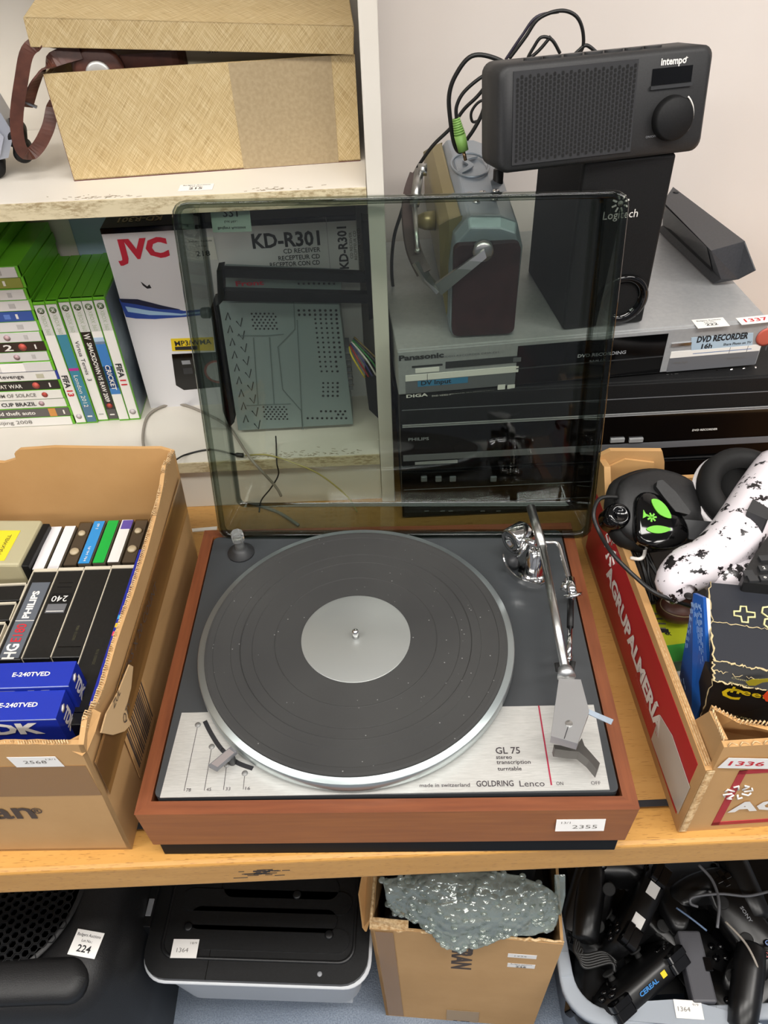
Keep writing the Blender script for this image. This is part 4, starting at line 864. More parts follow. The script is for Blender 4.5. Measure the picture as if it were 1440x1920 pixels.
# folded torn corner
b=MB(); n_=V((0,-1,0)); cr_=[(V((BX1-.002,.006,BH+.001))),V((BX1-.018,-.002,BH-.002)),V((BX1-.014,-.008,BH-.013)),V((BX1-.004,-.010,BH-.020)),V((BX1+.003,-.007,BH-.014)),V((BX1+.009,.012,BH-.006)),V((BX1+.010,.035,BH-.003)),V((BX1+.003,.035,BH+.006)),V((BX1,.018,BH+.006))]
cr_=[V((BX1+.006,.010,BH))+(p-V((BX1,.006,BH)))*.72 for p in cr_]; c0=sum(cr_,V())/len(cr_)+V((.002,-.002,.003)); b.add([c0]+cr_,[(0,i+1,(i+1)%len(cr_)+1) for i in range(len(cr_))],M_card2); b.add([c0-V((.002,0,.004))]+cr_,[(0,(i+1)%len(cr_)+1,i+1) for i in range(len(cr_))],M_card); b.build('crumpled_corner',lc)
# print and tape
M_pr=mat('dark_carton_print','4a3d35',.7)
b=MB(); fz=lambda px,py: il@Pp(px,py,lc.matrix_world.translation,lc.matrix_world.to_3x3()@V((0,-1,0)))
p=fz(24,1524); b.text('an',.040,M_pr,TR((p.x,-.0008,p.z),0,R(90)),.02,.040); p=fz(69,1519); b.text('®',.014,M_pr,TR((p.x,-.0008,p.z),0,R(90)),.01,.010)
p=fz(-35,1524); b.text('m',.040,M_pr,TR((p.x,-.0008,p.z),0,R(90)),.02,.030)
b.build('large_print',lc); b=MB()
wn=lc.matrix_world.to_3x3()@V((1,0,-.0428)).normalized(); wo=lc.matrix_world@V((BX1+.0022,0,0))
wq=lambda px,py,d=0: il@(Pp(px,py,wo+wn*d,wn))
a=wq(214,1322,.0026); c=wq(293,1096,.0026); b.text('24 PACKS X 20 COUNT',.0145,M_pr,TF((a+c)/2,c-a,(.0428,0,1)),.0,(c-a).length)
b.build('side_print',lc)
b=MB(); fl2=[wq(x,y,.004) for x,y in ((190,1374),(200,1338),(222,1298),(243,1246),(250,1250),(246,1290),(238,1322),(240,1345),(246,1358),(234,1371),(212,1378))]
b.slab(fl2,il.m.to_3x3()@(-wn*.0012),mat('torn_flap_paper','c9a87c',.8))
a=wq(232,1356,.0046); c=wq(245,1316,.0046); b.text('QTY',.015,M_pr,TF((a+c)/2,c-a,(.0428,0,1)),.0,(c-a).length*.9); a=wq(212,1325,.0046); c=wq(226,1292,.0046); b.text('ZUL',.011,M_pr,TF((a+c)/2,c-a,(.0428,0,1)),.0,(c-a).length*.9)
b.build('torn_side_flap',lc)

b=MB(); z0=fz(60,1436).z; z1=fz(60,1492).z
b.box(BX0,BX1+.0003,-.0004,0,z1,z0,M_tape); 
for za,zb_ in ((z1,z0),(.115,.160)): b.slab([V((BX1+.0428*za+.0012+.0014,.0,za)),V((BX1+.0428*za+.0026,BD-.01,za)),V((BX1+.0428*zb_+.0026,BD-.01,zb_)),V((BX1+.0428*zb_+.0026,0,zb_))],(.0004,0,0),M_tape)
pass; b.build('tape_strip',lc)
b=MB(); SH_=Matrix.Identity(4); SH_[0][2]=.0428; b.box(BX1+.0016,BX1+.0022,.055,.125,.035,.145,M_card2,SH_); 
for i in range(16): b.box(BX1+.0020,BX1+.0026,.060+i*.0038,.060+i*.0038+random.choice((.001,.002,.0026)),.045,.120,M_pr,SH_)
b.build('barcode_label',lc)
p=fz(71,1427); sticker(lc,TR((p.x,-.0006,p.z),0,R(90)),.040,.0155,[('2568',.0065,-.002,0,M_pen,0,.019),('13/1',.003,.012,.004,M_pen,0,.008)],name='price_label',label='white paper label 2568 on the brown carton',skew=-.003)
# ---- video tapes, spine up
M_vb=noisy('vhs_black','1b1a19','141413',300,.4); M_vcase=mat('tape_sleeve_cream','c9c0ac',.6)
def lw(px,py,z): return Zp(px,py,z)
VZ=.150
def vtape(label,x,y0,w_,L_=.188,top=VZ,body=M_vb,sleeve=True,extra=None,rz=None,h=.104):
    g=thing('video_tape',label,'video tape',(x,y0,.0),(0,0,R(-1.8)),group='video tapes standing in the carton')
    b=MB(); b.box(0,w_-.0006,0,L_,top-h,top,body); b.build('cassette',g,.001)
    if sleeve:
        b=MB(); b.box(-.0002,.0006,0,L_,top-h,top+.0012,M_vcase); b.box(0,w_-.0006,L_-.0010,L_+.003,top-h,top+.0010,M_vcase); b.build('card_sleeve',g)
    else:
        pass
    b=MB(); 
    if extra: extra(b,w_,L_,top); b.build('spine_label',g)
    return g
def ex_hg(b,w_,L_,t_):
    mg=mat('label_slate','5b6068',.4); b.box(.004,w_-.003,.002,L_-.016,t_,t_+.0004,mg); b.box(.004,w_-.003,L_-.067,L_-.0664,t_+.0004,t_+.0006,M_wprint)
    b.text('PHILIPS',.0095,M_wprint,TF(V((w_/2,L_-.046,t_+.0008)),(0,1,0),(-1,0,0)),.04,.036); b.text('HG',.016,M_wprint,TF(V((w_/2,L_-.1045,t_+.0008)),(0,1,0),(-1,0,0)),.03,.018); b.text('E180',.014,M_red,TF(V((w_/2,L_-.082,t_+.0008)),(0,1,0),(-1,0,0)),.01,.022)
def ex_240(b,w_,L_,t_):
    b.box(.004,w_-.003,L_-.056,L_-.032,t_,t_+.0003,M_black); b.text('240',.011,M_wprint,TF(V((w_/2,L_-.040,t_+.0008)),(-1,0,0),(0,-1,0)),.0,.016); b.box(.004,w_-.004,L_-.058,L_-.0465,t_,t_+.0004,M_silverd); b.box(.005,w_-.005,L_-.0565,L_-.0558,t_+.0004,t_+.0006,M_wprint)
    for yy in (L_-.018,L_-.024): b.box(.006,w_-.006,yy,yy+.0005,t_,t_+.0004,M_gloss)
def ex_plain(num,o_=.115):
    def f(b,w_,L_,t_):
        b.text(num,.004,mat('olive_print','4e4b36',.6),TF(V((w_*.55,L_-o_,t_+.0004)),(0,1,0),(-1,0,0)),0,.018); b.box(.003,w_-.003,.012,.013,t_,t_+.0003,M_gloss)
    return f
yb=.0495
vx=[-.3720-.0036,-.3460-.0036,-.3185-.0036,-.2900-.006]
y0=Zp(165,1067,VZ).y-.188
vtape('black video tape with a slate label marked HG in white and red, in the box',vx[0],y0+.074,.0258,L_=.114,extra=ex_hg)
vtape('black video tape with an upside-down 240 on its spine, in the box',vx[1],y0+.074,.0272,L_=.114,extra=ex_240)
vtape('blank black video tape right beside the one marked 240',vx[2],y0+.074,.0282,L_=.114,extra=ex_plain('002713 1806',.085))
vtape('blank black video tape beside the blue tape',vx[3],y0,.0262,extra=ex_plain('20200051 R106'))
def ex_bl(b,w_,L_,t_):
    for y,c_ in ((.095,'3fa0d0'),(.085,'e8c020'),(.075,'e04860')): b.box(.001,w_-.001,y,y+.005,t_,t_+.0004,mat('stripe_'+c_,c_,.4))
vtape('blue video tape sleeve with small coloured stripes against the right wall of the box',-.2630,y0+.004,.0074,body=mat('blue_sleeve','1f2a94',.35),sleeve=False,extra=ex_bl,top=.172,h=.050)
# four tapes lying crosswise at the left
for i,(yy,lb) in enumerate(((.222,'black tape lying crosswise, nearest the yellow labelled cassette, in the tape box'),(.196,'black tape lying crosswise, second from the back of its row, in the tape box'),(.170,'black tape lying crosswise, third from the back of its row, in the tape box'),(.144,'black tape lying crosswise, nearest the blue boxes, in the tape box'))):
    g=thing('video_tape',lb,'video tape',(-.3765-i*.0024,yy+.012,0),group='video tapes standing in the carton')
    MB().box(-.07,-.001,-.021,.0,VZ-.10,VZ-.004,M_vb).build('cassette',g,.001)
    b=MB(); b.box(-.07,0.0006,.0005,.0024,VZ-.10,VZ-.003,M_vcase); b.box(-.0004,.0006,-.021,.0024,VZ-.10,VZ-.003,M_vcase); b.build('card_sleeve',g)
    b=MB(); b.box(-.040,-.026,-.015,-.004,VZ-.004,VZ-.0036,M_gloss); b.build('spine_window',g)
# tdk boxes
M_tdk=mat('royal_blue_carton','1c2f9c',.28)
def tdk(lb,p1,w_,d_,top,hh,zb):
    g=thing('video_tape_box',lb,'video tape box',(p1.x,p1.y,zb),(0,0,R(-1)),group='blue video tape boxes')
    b=MB(); b.box(-w_,0,0,d_,0,hh,M_tdk); b.box(-w_,.0002,-.0002,0,hh-.0012,hh+.0002,mat('pale_blue_line','a8b4e0',.4)); b.build('carton',g,.0008)
    b=MB(); b.text('TDK',.021,M_wprint,TF(V((-.046,-.0006,hh-.0125)),(1,0,0),(0,0,1)),.05,.062); b.text('E-240TVED',.0062,M_wprint,TF(V((-.036,d_*.5,hh+.0006)),(1,0,0),(0,1,0)),.02,.033)
    for k,(yy,s_) in enumerate(((d_*.5,'TDK'),)): b.text(s_,.017,M_wprint,TF(V((.0006,d_*.5,hh-.021)),(0,0,-1),(0,1,0)),.05,.022)
    b.lathe([(.0042,0),(.0001,.0001)],M_wprint,6,TR((.0005,d_*.5,hh-.0062),0,0,R(90)))
    b.build('lettering',g)
pr1=Zp(128,1286,.182); tdk('royal blue video tape box, rear one of two at the front of the tape carton',V((pr1.x,pr1.y,0)),.19,.0262,0,.102,.080)
pf1=Zp(105,1346,.178); tdk('royal blue video tape box, the front one against the torn front panel',V((pf1.x,pf1.y-.001,0)),.19,.0290,0,.102,.076)
# audio cassettes
M_clr=acrylic('clear_case','d8d4cc',.8)
def cass(lb,x,y,lab,w_=.0154,top=.138,L_=.068,rz=0,clear=False):
    g=thing('audio_cassette',lb,'audio cassette',(x,y,0),(0,0,R(-1.8)),group='audio cassettes at the back of the carton')
    b=MB(); b.box(.001,w_-.001,.001,L_-.001,top-.105,top-.001,mat('smoky_'+('b' if clear else 'a'),'6d6257' if clear else '8c857c',.3)); 
    if clear: b.lathe([(.006,0),(.004,.003)],mat('hub_cream','b0a184',.4),20,TR((w_/2,L_*.3,top-.001))); b.lathe([(.005,0),(.003,.003)],mat('hub_cream','b0a184',.4),20,TR((w_/2,L_*.72,top-.001)))
    b.build('cassette',g)
    b=MB(); b.box(0,w_-.0006,0,L_,top-.108,top+.0004,M_clr); b.build('clear_case',g,.001)
    if lab: b=MB(); b.box(.0015,w_-.002,.001,L_-.001,top+.0005,top+.0009,mat('label_'+lab,lab,.5)); 
    if lab=='2f86c4': b.text('Hz Hi-Fi',.004,M_wprint,TF(V((w_/2,.015,top+.0012)),(0,1,0),(-1,0,0)),0,.022); b.text('S 60',.004,M_wprint,TF(V((w_/2,L_-.010,top+.0012)),(0,1,0),(-1,0,0)),0,.009)
    if lab: b.build('inlay_label',g)
    return g
cx0=-.3815; cy0=.262
data=[('e1dee0','audio cassette with plain white label, leftmost standing one in the box'),('dcdadc','audio cassette with plain white label, second standing one in the box'),(None,'empty-looking dark clear cassette case left of the blue one'),('2f86c4','audio cassette with blue label beside the green one'),('17a13c','audio cassette with bright green label'),('dedbd8','audio cassette with white label and purple tip, right of the green one'),(None,'clear brown cassette case right of the white one'),(None,'clear cassette case touching the right wall of the box')]
xs_=[-.3830+i*.0158 for i in range(8)]
for i,((lab,lbl),x) in enumerate(zip(data,xs_)):
    g=cass(lbl,x,cy0+(0.0 if i<2 else .006),lab,clear=(lab is None))
    if i==5: o=MB().box(.003,.0145,.052,.066,.1388,.1393,mat('purple_tip','5b4a9a',.5)).build('purple_label_tip',g)
g=thing('audio_cassette','beige cassette shell with a yellow label, lying at the left behind the black tapes','audio cassette',(-.427,.262,.0),(0,0,R(-4)),group='audio cassettes at the back of the carton')
b=MB(); b.box(-.03,.036,0,.07,.100,.150,mat('beige_shell','b0a888',.5)); b.build('cassette',g,.003)
b=MB(); b.box(-.03,.018,.006,.052,.150,.1505,mat('yellow_label','e0cf2e',.5)); b.text('MAXWELL',.006,M_ink,TF(V((.009,.03,.1508)),(0,1,0),(-1,0,0)),.0,.03); b.build('yellow_label',g)
MB().box(.036,.044,.002,.068,.100,.146,M_black).build('dark_side',g,.001)
fillm=MB(); fillm.box(-.512,-.2665,.035,.380,.005,.056,M_vb); o=fillm.build('packed_tapes'); tag(o,'dark layer of tapes buried at the bottom of the tape carton','video tapes',kind='stuff')

# ================================================================ right carton
rc=thing('headset_carton','open brown cardboard fruit box with a red printed side, right of the turntable','cardboard box',V((.262,.0113,0)),(0,0,R(1.2)))
ir=inv(rc); RH=.1137; RD=.385; RW=.30
M_rp=noisy('red_print_panel','bb242c','a81e26',5,.5)
b=MB(); b.slab([V((0,0,0)),V((0,RD,0)),V((0,RD,.145)),V((0,RD-.02,.150)),V((0,RD-.045,.118)),V((0,RD*.5,RH+.002)),V((0,.02,RH)),V((0,0,RH))],(.0075,0,0),M_card2)
b.build('side_panel',rc,.0006)
b=MB()
for k in range(3): b.box(.0012+k*.0022,.0020+k*.0022,.004,RD-.05,RH,RH+.0018+random.uniform(-.001,.001),M_cardtorn)
for i in range(62): b.tube([(0.0005,-.0012,.004+i*.0018),(.004,-.0016,.0050+i*.0018),(.0075,-.0012,.004+i*.0018)],.00055,M_cardtorn,5)
b.build('corrugated_edge',rc)
b=MB(); b.slab([V((-.0004,.012,.013)),V((-.0004,RD-.012,.010)),V((-.0004,RD-.014,.103)),V((-.0004,.012,.103))],(.0004,0,0),M_rp)
def lt(s_,sz,px0,py0,px1,py1,m_,bo,wd=None):
    x_=-.0012; org=rc.matrix_world@V((x_,0,0)); nn_=rc.matrix_world.to_3x3()@V((-1,0,0)); a=ir@Pp(px0,py0,org,nn_); c=ir@Pp(px1,py1,org,nn_)
    mid=(a+c)/2; b.text(s_,sz,m_,TF(V((x_,mid.y,mid.z)),(0,c.y-a.y,c.z-a.z),(0,0,1)),bo,(c-a).length)
lt('AGRUPALMERÍA',.030,1140,1062,1240,1372,M_wprint,.045)
lt('Passion for natural',.008,1192,1265,1232,1378,mat('dull_red_print','c2575c',.6),0)
for k in range(8):
    org=rc.matrix_world@V((-.0012,0,0)); nn_=rc.matrix_world.to_3x3()@V((-1,0,0)); c_=ir@Pp(1144,1030,org,nn_)
    a=R(45*k+10); b.tube([c_+V((0,math.cos(a)*.009+math.cos(a+.4)*.0,math.sin(a)*.009)),c_+V((0,math.cos(a)*.020,math.sin(a)*.020)),c_+V((0,math.cos(a+.25)*.019,math.sin(a+.25)*.019))],.0010,M_wprint,6)
b.build('printed_side',rc)
b=MB(); b.slab([V((-.0012,.008,.020)),V((-.0012,.090,.016)),V((-.0012,.090,.060)),V((-.0012,.060,.072)),V((-.0012,.008,.070))],(.0004,0,0),mat('silvery_label','b8b2a8',.35)); b.build('worn_label',rc)
FH=.150
b=MB(); b.slab([V((.006,0,0)),V((RW,0,0)),V((RW,0,FH)),V((.0065,0,FH)),V((.006,0,RH-.002))],(0,.006,0),M_card2); b.build('front_panel',rc,.0006)
b=MB(); b.slab([V((.0085,.007,RH-.03)),V((.0085,.007,.150)),V((.006,.034,.151)),V((.0075,.050,RH-.002)),V((.0085,.050,RH-.03))],(.004,0,0),M_card)
b.slab([V((.010,.036,.151)),V((.026,.022,.150)),V((.050,.0155,.146)),V((.090,.0125,.150)),V((.090,.0125,.10)),V((.010,.036,.10))],(0,.004,0),M_cardin)
for p0_,p1_,n_ in ((V((.008,.006,.150)),V((.008,.034,.151)),9),(V((.010,.037,.151)),V((.028,.022,.150)),7),(V((.028,.022,.150)),V((.090,.014,.150)),18)):
    for k in range(n_): a=p0_.lerp(p1_,k/n_); c=p0_.lerp(p1_,(k+1)/n_); b.tube([a+V((0,-.001,-.001)),(a+c)/2+V((.001,.001,.0022)),c+V((.001,.002,-.001))],.0008,M_cardtorn,5)
for i in range(29): x=.010+i*.0098; b.tube([(x,.0005,FH),(x+.002,.002,FH+.0025),(x+.005,.0032,FH+.0005),(x+.008,.001,FH+.0002)],.0007,M_cardtorn,5)
b.build('folded_corner',rc)
b=MB(); fq=lambda px,py: ir@Pp(px,py,rc.matrix_world.translation,rc.matrix_world.to_3x3()@V((0,-1,0)))
a=fq(1345,1455); c=fq(1300,1562); 
x_l=.030; b.box(x_l,RW-.02,-.0005,0,.104,.110,mat('red_frame_print','a82a30',.6)); b.box(x_l,RW-.02,-.0005,0,.010,.016,mat('red_frame_print','a82a30',.6)); b.box(x_l,x_l+.007,-.0005,0,.010,.110,mat('red_frame_print','a82a30',.6))
p=fq(1402,1510); b.text('AGRU',.024,M_wprint,TR((p.x+.030,-.0012,p.z),0,R(90)),.05,.094)
c_=fq(1383,1484)
for k in range(8):
    an=R(45*k+12); b.tube([c_+V((math.cos(an)*.005,-.001-c_.y,math.sin(an)*.005)),c_+V((math.cos(an)*.013,-.001-c_.y,math.sin(an)*.012)),c_+V((math.cos(an+.35)*.0125,-.001-c_.y,math.sin(an+.35)*.0115))],.0009,M_wprint,6)
b.build('front_print',rc)
p=fq(1395,1429); sticker(rc,TR((p.x+.002,-.0012,p.z),0,R(90))@Matrix.Rotation(R(-9),4,'Z'),.046,.016,[('1336',.0095,0,0,M_red,.02,.032)],name='number_label',label='torn white label 1336 in red on the fruit box',skew=.003)
b=MB(); b.slab([V((0,RD,0)),V((RW,RD,0)),V((RW,RD,.105)),V((.085,RD,.108)),V((.080,RD,.135)),V((.074,RD,.152)),V((.012,RD,.157)),V((0,RD,.150))],(0,.006,0),M_card2); b.build('back_panel',rc,.0006)
b=MB(); b.slab([V((.008,RD-.004,.10)),V((.07,RD-.004,.10)),V((.066,RD-.004,.138)),V((.030,RD-.004,.146)),V((.012,RD-.004,.136))],(0,.003,0),M_cardin); b.build('inner_flap',rc)
MB().box(.006,RW,.006,RD,0,.005,M_cardin).build('bottom',rc); MB().box(RW-.006,RW,.006,RD,.005,RH,M_card2).build('side_panel',rc)
# ---- contents of the right carton
M_hb=noisy('headset_black','1c1c1d','141415',300,.5); M_cush=mat('ear_cushion','161616',.65,Specular_IOR_Level=.3)
def gl_(px,py,z): return Zp(px,py,z)
# black and green headset; ear cup frame: centre, axis facing up towards the viewer
C0=Zp(1238,960,.150)
hsT=TF(C0,V((.97,.10,-.10)),V((.02,.86,.50)))   # local z = cup axis
hd=thing('gaming_headset','black gaming headset with lime green accents, lying in the right carton','headset',M=hsT)
ih=inv(hd)
def hp(px,py,d=0): 
    n_=hd.matrix_world.to_3x3()@V((0,0,1)); o_=hd.matrix_world@V((0,0,d)); return ih@Pp(px,py,o_,n_)
def oval(pts,k=4): return spline(pts,k,True)
out=[hp(x,y,0) for x,y in ((1158,900),(1200,876),(1250,874),(1300,895),(1335,935),(1345,975),(1320,1005),(1270,1020),(1215,1025),(1170,1005),(1150,960))]
sh_=oval(out,4); cen_=sum(sh_,V())/len(sh_)
def ringz(sc_,z): return [V((cen_.x+(p.x-cen_.x)*sc_,cen_.y+(p.y-cen_.y)*sc_,z)) for p in sh_]
b=MB(); b.loft([ringz(.80,-.034),ringz(.98,-.030),ringz(1.03,-.020),ringz(1.0,-.010),ringz(.9,-.006)],M_cush); b.build('ear_cushion',hd)
b=MB(); b.loft([ringz(.90,-.010),ringz(.94,-.004),ringz(.88,.002),ringz(.80,.004),ringz(.60,.010),ringz(.30,.014),ringz(.02,.015)],M_hb); b.build('ear_cup',hd)
b=MB(); ov=oval([hp(x,y,.014) for x,y in ((1195,930),(1225,925),(1262,950),(1288,985),(1285,1018),(1240,1030),(1200,1015),(1192,975))],4); c2=sum(ov,V())/len(ov)
b.loft([[V((p.x,p.y,.004)) for p in ov],[V((p.x,p.y,.015)) for p in ov],[V((c2.x+(p.x-c2.x)*.9,c2.y+(p.y-c2.y)*.9,.018)) for p in ov]],M_gloss); b.build('gloss_plate',hd)
b=MB(); M_lg=mat('lime_mesh','63b52a',.5)
for pts in (((1221,937),(1235,938),(1250,952),(1258,972),(1238,966),(1226,952)),((1211,992),(1225,986),(1243,987),(1258,993),(1240,1000),(1222,999))):
    b.slab([V((p.x,p.y,.0185)) for p in oval([hp(x,y,.0185) for x,y in pts],3)],(0,0,.0012),M_lg)
b.build('mesh_accent',hd)['label']='two lime green leaf shaped accents'
b=MB(); c_=hp(1222,970,.0185)
for k in range(7): a=R(51*k); b.ribbon([c_,c_+V((math.cos(a)*.0055,math.sin(a)*.005,0))],(math.sin(a),-math.cos(a),0),.0018,.0006,M_lg)
b.tube([c_,hp(1214,966,.0185),hp(1208,963,.0185)],.0008,M_lg,6); b.slab([hp(1206,956,.0185),hp(1213,968,.0185),hp(1205,972,.0185)],(0,0,.0008),M_lg); b.build('palm_emblem',hd)
b=MB(); hz=[hp(x,y,.014) for x,y in ((1228,905),(1238,903),(1262,925),(1290,962),(1287,968),(1262,962),(1240,935),(1226,916))]; b.slab([V((p.x,p.y,.008)) for p in hz],(0,0,.012),M_hb); b.build('yoke',hd,.002)
b=MB(); y_=[hp(x,y,.012) for x,y in ((1282,975),(1350,980),(1350,1018),(1290,1012))]; b.slab([V((p.x,p.y,.0)) for p in y_],(0,0,.014),M_dark)
y_=[hp(x,y,.012) for x,y in ((1342,948),(1400,948),(1440,940),(1470,960),(1470,1010),(1350,1012))]; b.slab([V((p.x,p.y,-.004)) for p in y_],(0,0,.012),M_hb); b.build('headband',hd,.0015)
b=MB()
for x,y in ((1347,952),(1357,952),(1345,974)): p=hp(x,y,.009); b.lathe([(.0022,0),(.0015,.0012),(.0002,.0014)],M_steel,12,TR(p))
b.build('rivets',hd)
b=MB(); p=hp(1165,962,.01); b.lathe([(.014,-.02),(.0145,0),(.012,.006),(.0075,.007),(.006,.005),(.0001,.005)],M_gloss,32,TR((p.x,p.y,0))); b.build('microphone_pivot',hd)
b=MB(); b.tube(spline([hp(1158,932,.0),hp(1125,935,.004),hp(1113,965,.006),hp(1125,1000,.004),ih@Zp(1150,1040,.150),ih@Zp(1195,1085,.14),ih@Zp(1235,1115,.135),ih@Zp(1300,1138,.12)],6),.0022,M_cable,8); b.build('microphone_cable',hd)
# second headset (white with big black cushion)
C1=Zp(1400,925,.160)
h2=thing('gaming_headset','white headset with a large black ear cushion at the right edge, in the right carton','headset',M=TF(C1,V((.98,.0,-.1)),V((.06,.93,.30))))
b=MB(); b.lathe([(.030,.004),(.036,.014),(.044,.018),(.052,.012),(.055,0),(.052,-.012),(.030,-.014)],M_cush,48,caps=False); b.lathe([(.033,.003),(.0001,.0)],mat('cushion_mesh','1d1d1e',.8),40); b.build('ear_cushion',h2)
b=MB(); b.lathe([(.0001,-.030),(.040,-.028),(.055,-.016),(.057,-.008),(.054,-.006),(.030,-.010)],mat('white_plastic','d5d1d2',.35),48); b.build('ear_cup',h2)
# white controller with black splatter
def splat():
    m=mat('white_black_splatter','dcd6da',.35); n=N(m); f=n.noise(n.coord((1,1,1)),62,7,.66); n.color(n.ramp(f,[(.555,'dcd5da'),(.562,'161214')],'LINEAR')); return m
M_sp2=splat()
ct=thing('splatter_controller','white game controller with black splatter pattern and small keypad, in the right carton','controller',Zp(1330,1060,.150))
ict=inv(ct)
P_=[ict@Zp(x,y,z) for x,y,z in ((1283,1122,.125),(1268,1095,.135),(1290,1068,.145),(1325,1052,.152),(1362,1022,.158),(1392,985,.165),(1425,930,.172),(1460,880,.176))]
rr_=[.012,.021,.024,.024,.026,.027,.026,.026]
b=MB(); sp__=spline(P_,5); rs=[rr_[min(int(i/5),7)]*(1-(i%5)/5)+rr_[min(int(i/5)+1,7)]*((i%5)/5) for i in range(len(sp__))]
rs[0]=.006; b.tube(sp__,rs,M_sp2,20); b.build('body',ct)
b=MB(); P2=[ict@Zp(x,y,z) for x,y,z in ((1330,1052,.140),(1365,1085,.140),(1420,1080,.140),(1470,1040,.145))]
b.tube(spline(P2,5),[.020,.021,.022,.022,.022,.022,.021,.021,.021,.021,.02,.02,.02,.02,.02,.02],M_sp2,18); b.build('grip',ct)
b=MB(); a=ict@Zp(1407,940,.196); q_=[ict@Zp(x,y,.196) for x,y in ((1412,935),(1445,955),(1440,975),(1400,958))]; b.slab(q_,(0,0,-.03),M_dark); b.build('grey_band',ct,.002)
kb=MB(); q_=[ict@Zp(x,y,.178) for x,y in ((1440,1005),(1475,1000),(1475,1100),(1395,1092),(1393,1075),(1415,1040))]; kb.slab(q_,(0,0,-.02),M_hb); kb.build('keypad',ct,.003)
for i,(x,y,s_) in enumerate(((1433,1047,''),(1432,1066,'2'),(1434,1084,'o'),(1412,1085,''),(1404,1075,''))):
    b=MB(); p=ict@Zp(x,y,.180); b.box(p.x-.0045,p.x+.0045,p.y-.0035,p.y+.0035,p.z-.002,p.z+.0008,M_dark); 
    if s_: b.text(s_,.005,M_wprint,TR((p.x,p.y,p.z+.0012)),.02)
    b.build('key',ct)
b=MB(); p=ict@Zp(1292,1118,.150); b.lathe([(.005,0),(.004,.0008),(.0001,.001)],M_black,20,TR(p)); b.build('home_button',ct)
# cheetah box
tb=thing('joystick_box','worn dark blue-black retail box with yellow lettering and scuffed edges, front of right carton','box',(.318,.10,.04))
it=inv(tb)
TA=[Zp(1330,1092,.165),Zp(1500,1108,.165),Zp(1500,1270,.165),Zp(1337,1238,.165)]
ta_=[it@p for p in TA]; dwn=V((0.008,.005,-.155))
M_nv=dirty('navy_card','22252d','4a4a50',.72); M_bk=dirty('black_card','0d0d10','3a3833',.74)
b=MB(); b.slab(ta_,(0,0,-.003),M_nv); b.build('top_panel',tb,.001)
f0,f1=ta_[3],ta_[2]; g0=f0+V((-.001,-.012,-.013)); g1=f1+V((-.001,-.012,-.013)); h0=it@Yp(1308,1362,.086); h1_=it@Yp(1500,1420,.086)
b=MB(); b.add([f0,f1,g1,g0],[(0,1,2,3)],M_bk); b.add([g0,g1,h1_,h0],[(0,1,2,3)],M_bk); b.slab([g0+V((0,.0008,0)),g1+V((0,.0008,0)),h1_+V((0,.0008,0)),h0+V((0,.0008,0))],(0,.02,0),M_bk)
b.slab([f0+V((0,.001,-.001)),f1+V((0,.001,-.001)),g1+V((0,.001,0)),g0+V((0,.001,0))],(0,.004,-.002),M_bk); b.build('front_panel',tb)
M_sc=mat('scuffed_card_edge','c9b68a',.8); M_yp=mat('cream_print','d8d29a',.5); M_yy=mat('yellow_logo','e3c51c',.5)
b=MB(); 
def scuff(a,c,n_,r_=.0009,j=.0015):
    pts=[a.lerp(c,i/n_)+V((random.uniform(-j,j),random.uniform(-j,j),random.uniform(0,.0008))) for i in range(n_+1)]; b.tube(pts,[random.uniform(.3,1)*r_ for _ in pts],M_sc,5)
scuff(f0,f1,40,.0012); scuff(g0,g1,40,.0011); scuff(ta_[0],ta_[3],20,.0012); scuff(f0.lerp(g0,.5),f1.lerp(g1,.5),30,.0005,.002); scuff(f0,g0,8,.0012); scuff(g0,h0,12,.0008); scuff(ta_[0].lerp(ta_[3],.52),ta_[1].lerp(ta_[2],.52),30,.0006)
b.build('scuffed_edges',tb)
b=MB(); tx2=lambda x,y:(lambda p:V((p.x,p.y,ta_[0].z+.0006)))(it@Zp(x,y,.165))
def outl(pts,r_=.0010,m_=M_yp): b.tube([tx2(*p) for p in pts],r_,m_,6,closed=True)
outl(((1376,1147),(1387,1147),(1388,1138),(1399,1138),(1400,1148),(1415,1150),(1415,1158),(1402,1158),(1402,1168),(1391,1167),(1389,1157),(1376,1155)))
outl(((1430,1140),(1445,1138),(1460,1146),(1458,1156),(1440,1158),(1428,1150))); outl(((1434,1162),(1450,1160),(1462,1168),(1455,1178),(1440,1178),(1432,1172)))
b.build('top_print',tb); b=MB()
fn=(g1-g0).cross(h0-g0).normalized()
if fn.y>0: fn=-fn
fw_=(g1-g0).normalized(); fu=(g0-h0).normalized()
def ftx(s_,sz,px,py,wd,m_,bo): 
    o_=tb.matrix_world.translation+g0; p=it@Pp(px,py,o_,fn); b.text(s_,sz,m_,TF(p+fn*.0008,fw_,fu),bo,wd)
ftx('Cheetah',.0048,1387,1272,.013,M_yp,0); ftx('Marketing',.0036,1384,1281,.0150,M_yp,0); ftx('C',.026,1372,1299,.0165,M_yy,.03); ftx('heetah',.0150,1425,1302,.047,M_yy,.015)
ftx('RAPID FIRE',.0048,1381,1342,.025,M_yp,.0); ftx('ACTION',.0048,1388,1349,.015,M_yp,0)
o_=tb.matrix_world.translation+g0; cp=[it@Pp(x,y,o_,fn)+fn*.0006 for x,y in ((1398,1277),(1410,1272),(1425,1272),(1450,1270),(1448,1276),(1430,1278),(1416,1284),(1404,1284))]; b.slab(cp,fn*.0003,mat('running_cat_print','a99b2a',.5))
b.build('front_lettering',tb); b=MB(); cp=[it@Pp(x,y,o_,fn)+fn*.0012 for x,y in ((1430,1302),(1438,1294),(1455,1295),(1455,1315),(1436,1312))]; b.slab(cp,fn*.0004,mat('orange_price_tag','e04a24',.5))
b.build('price_tag',tb)
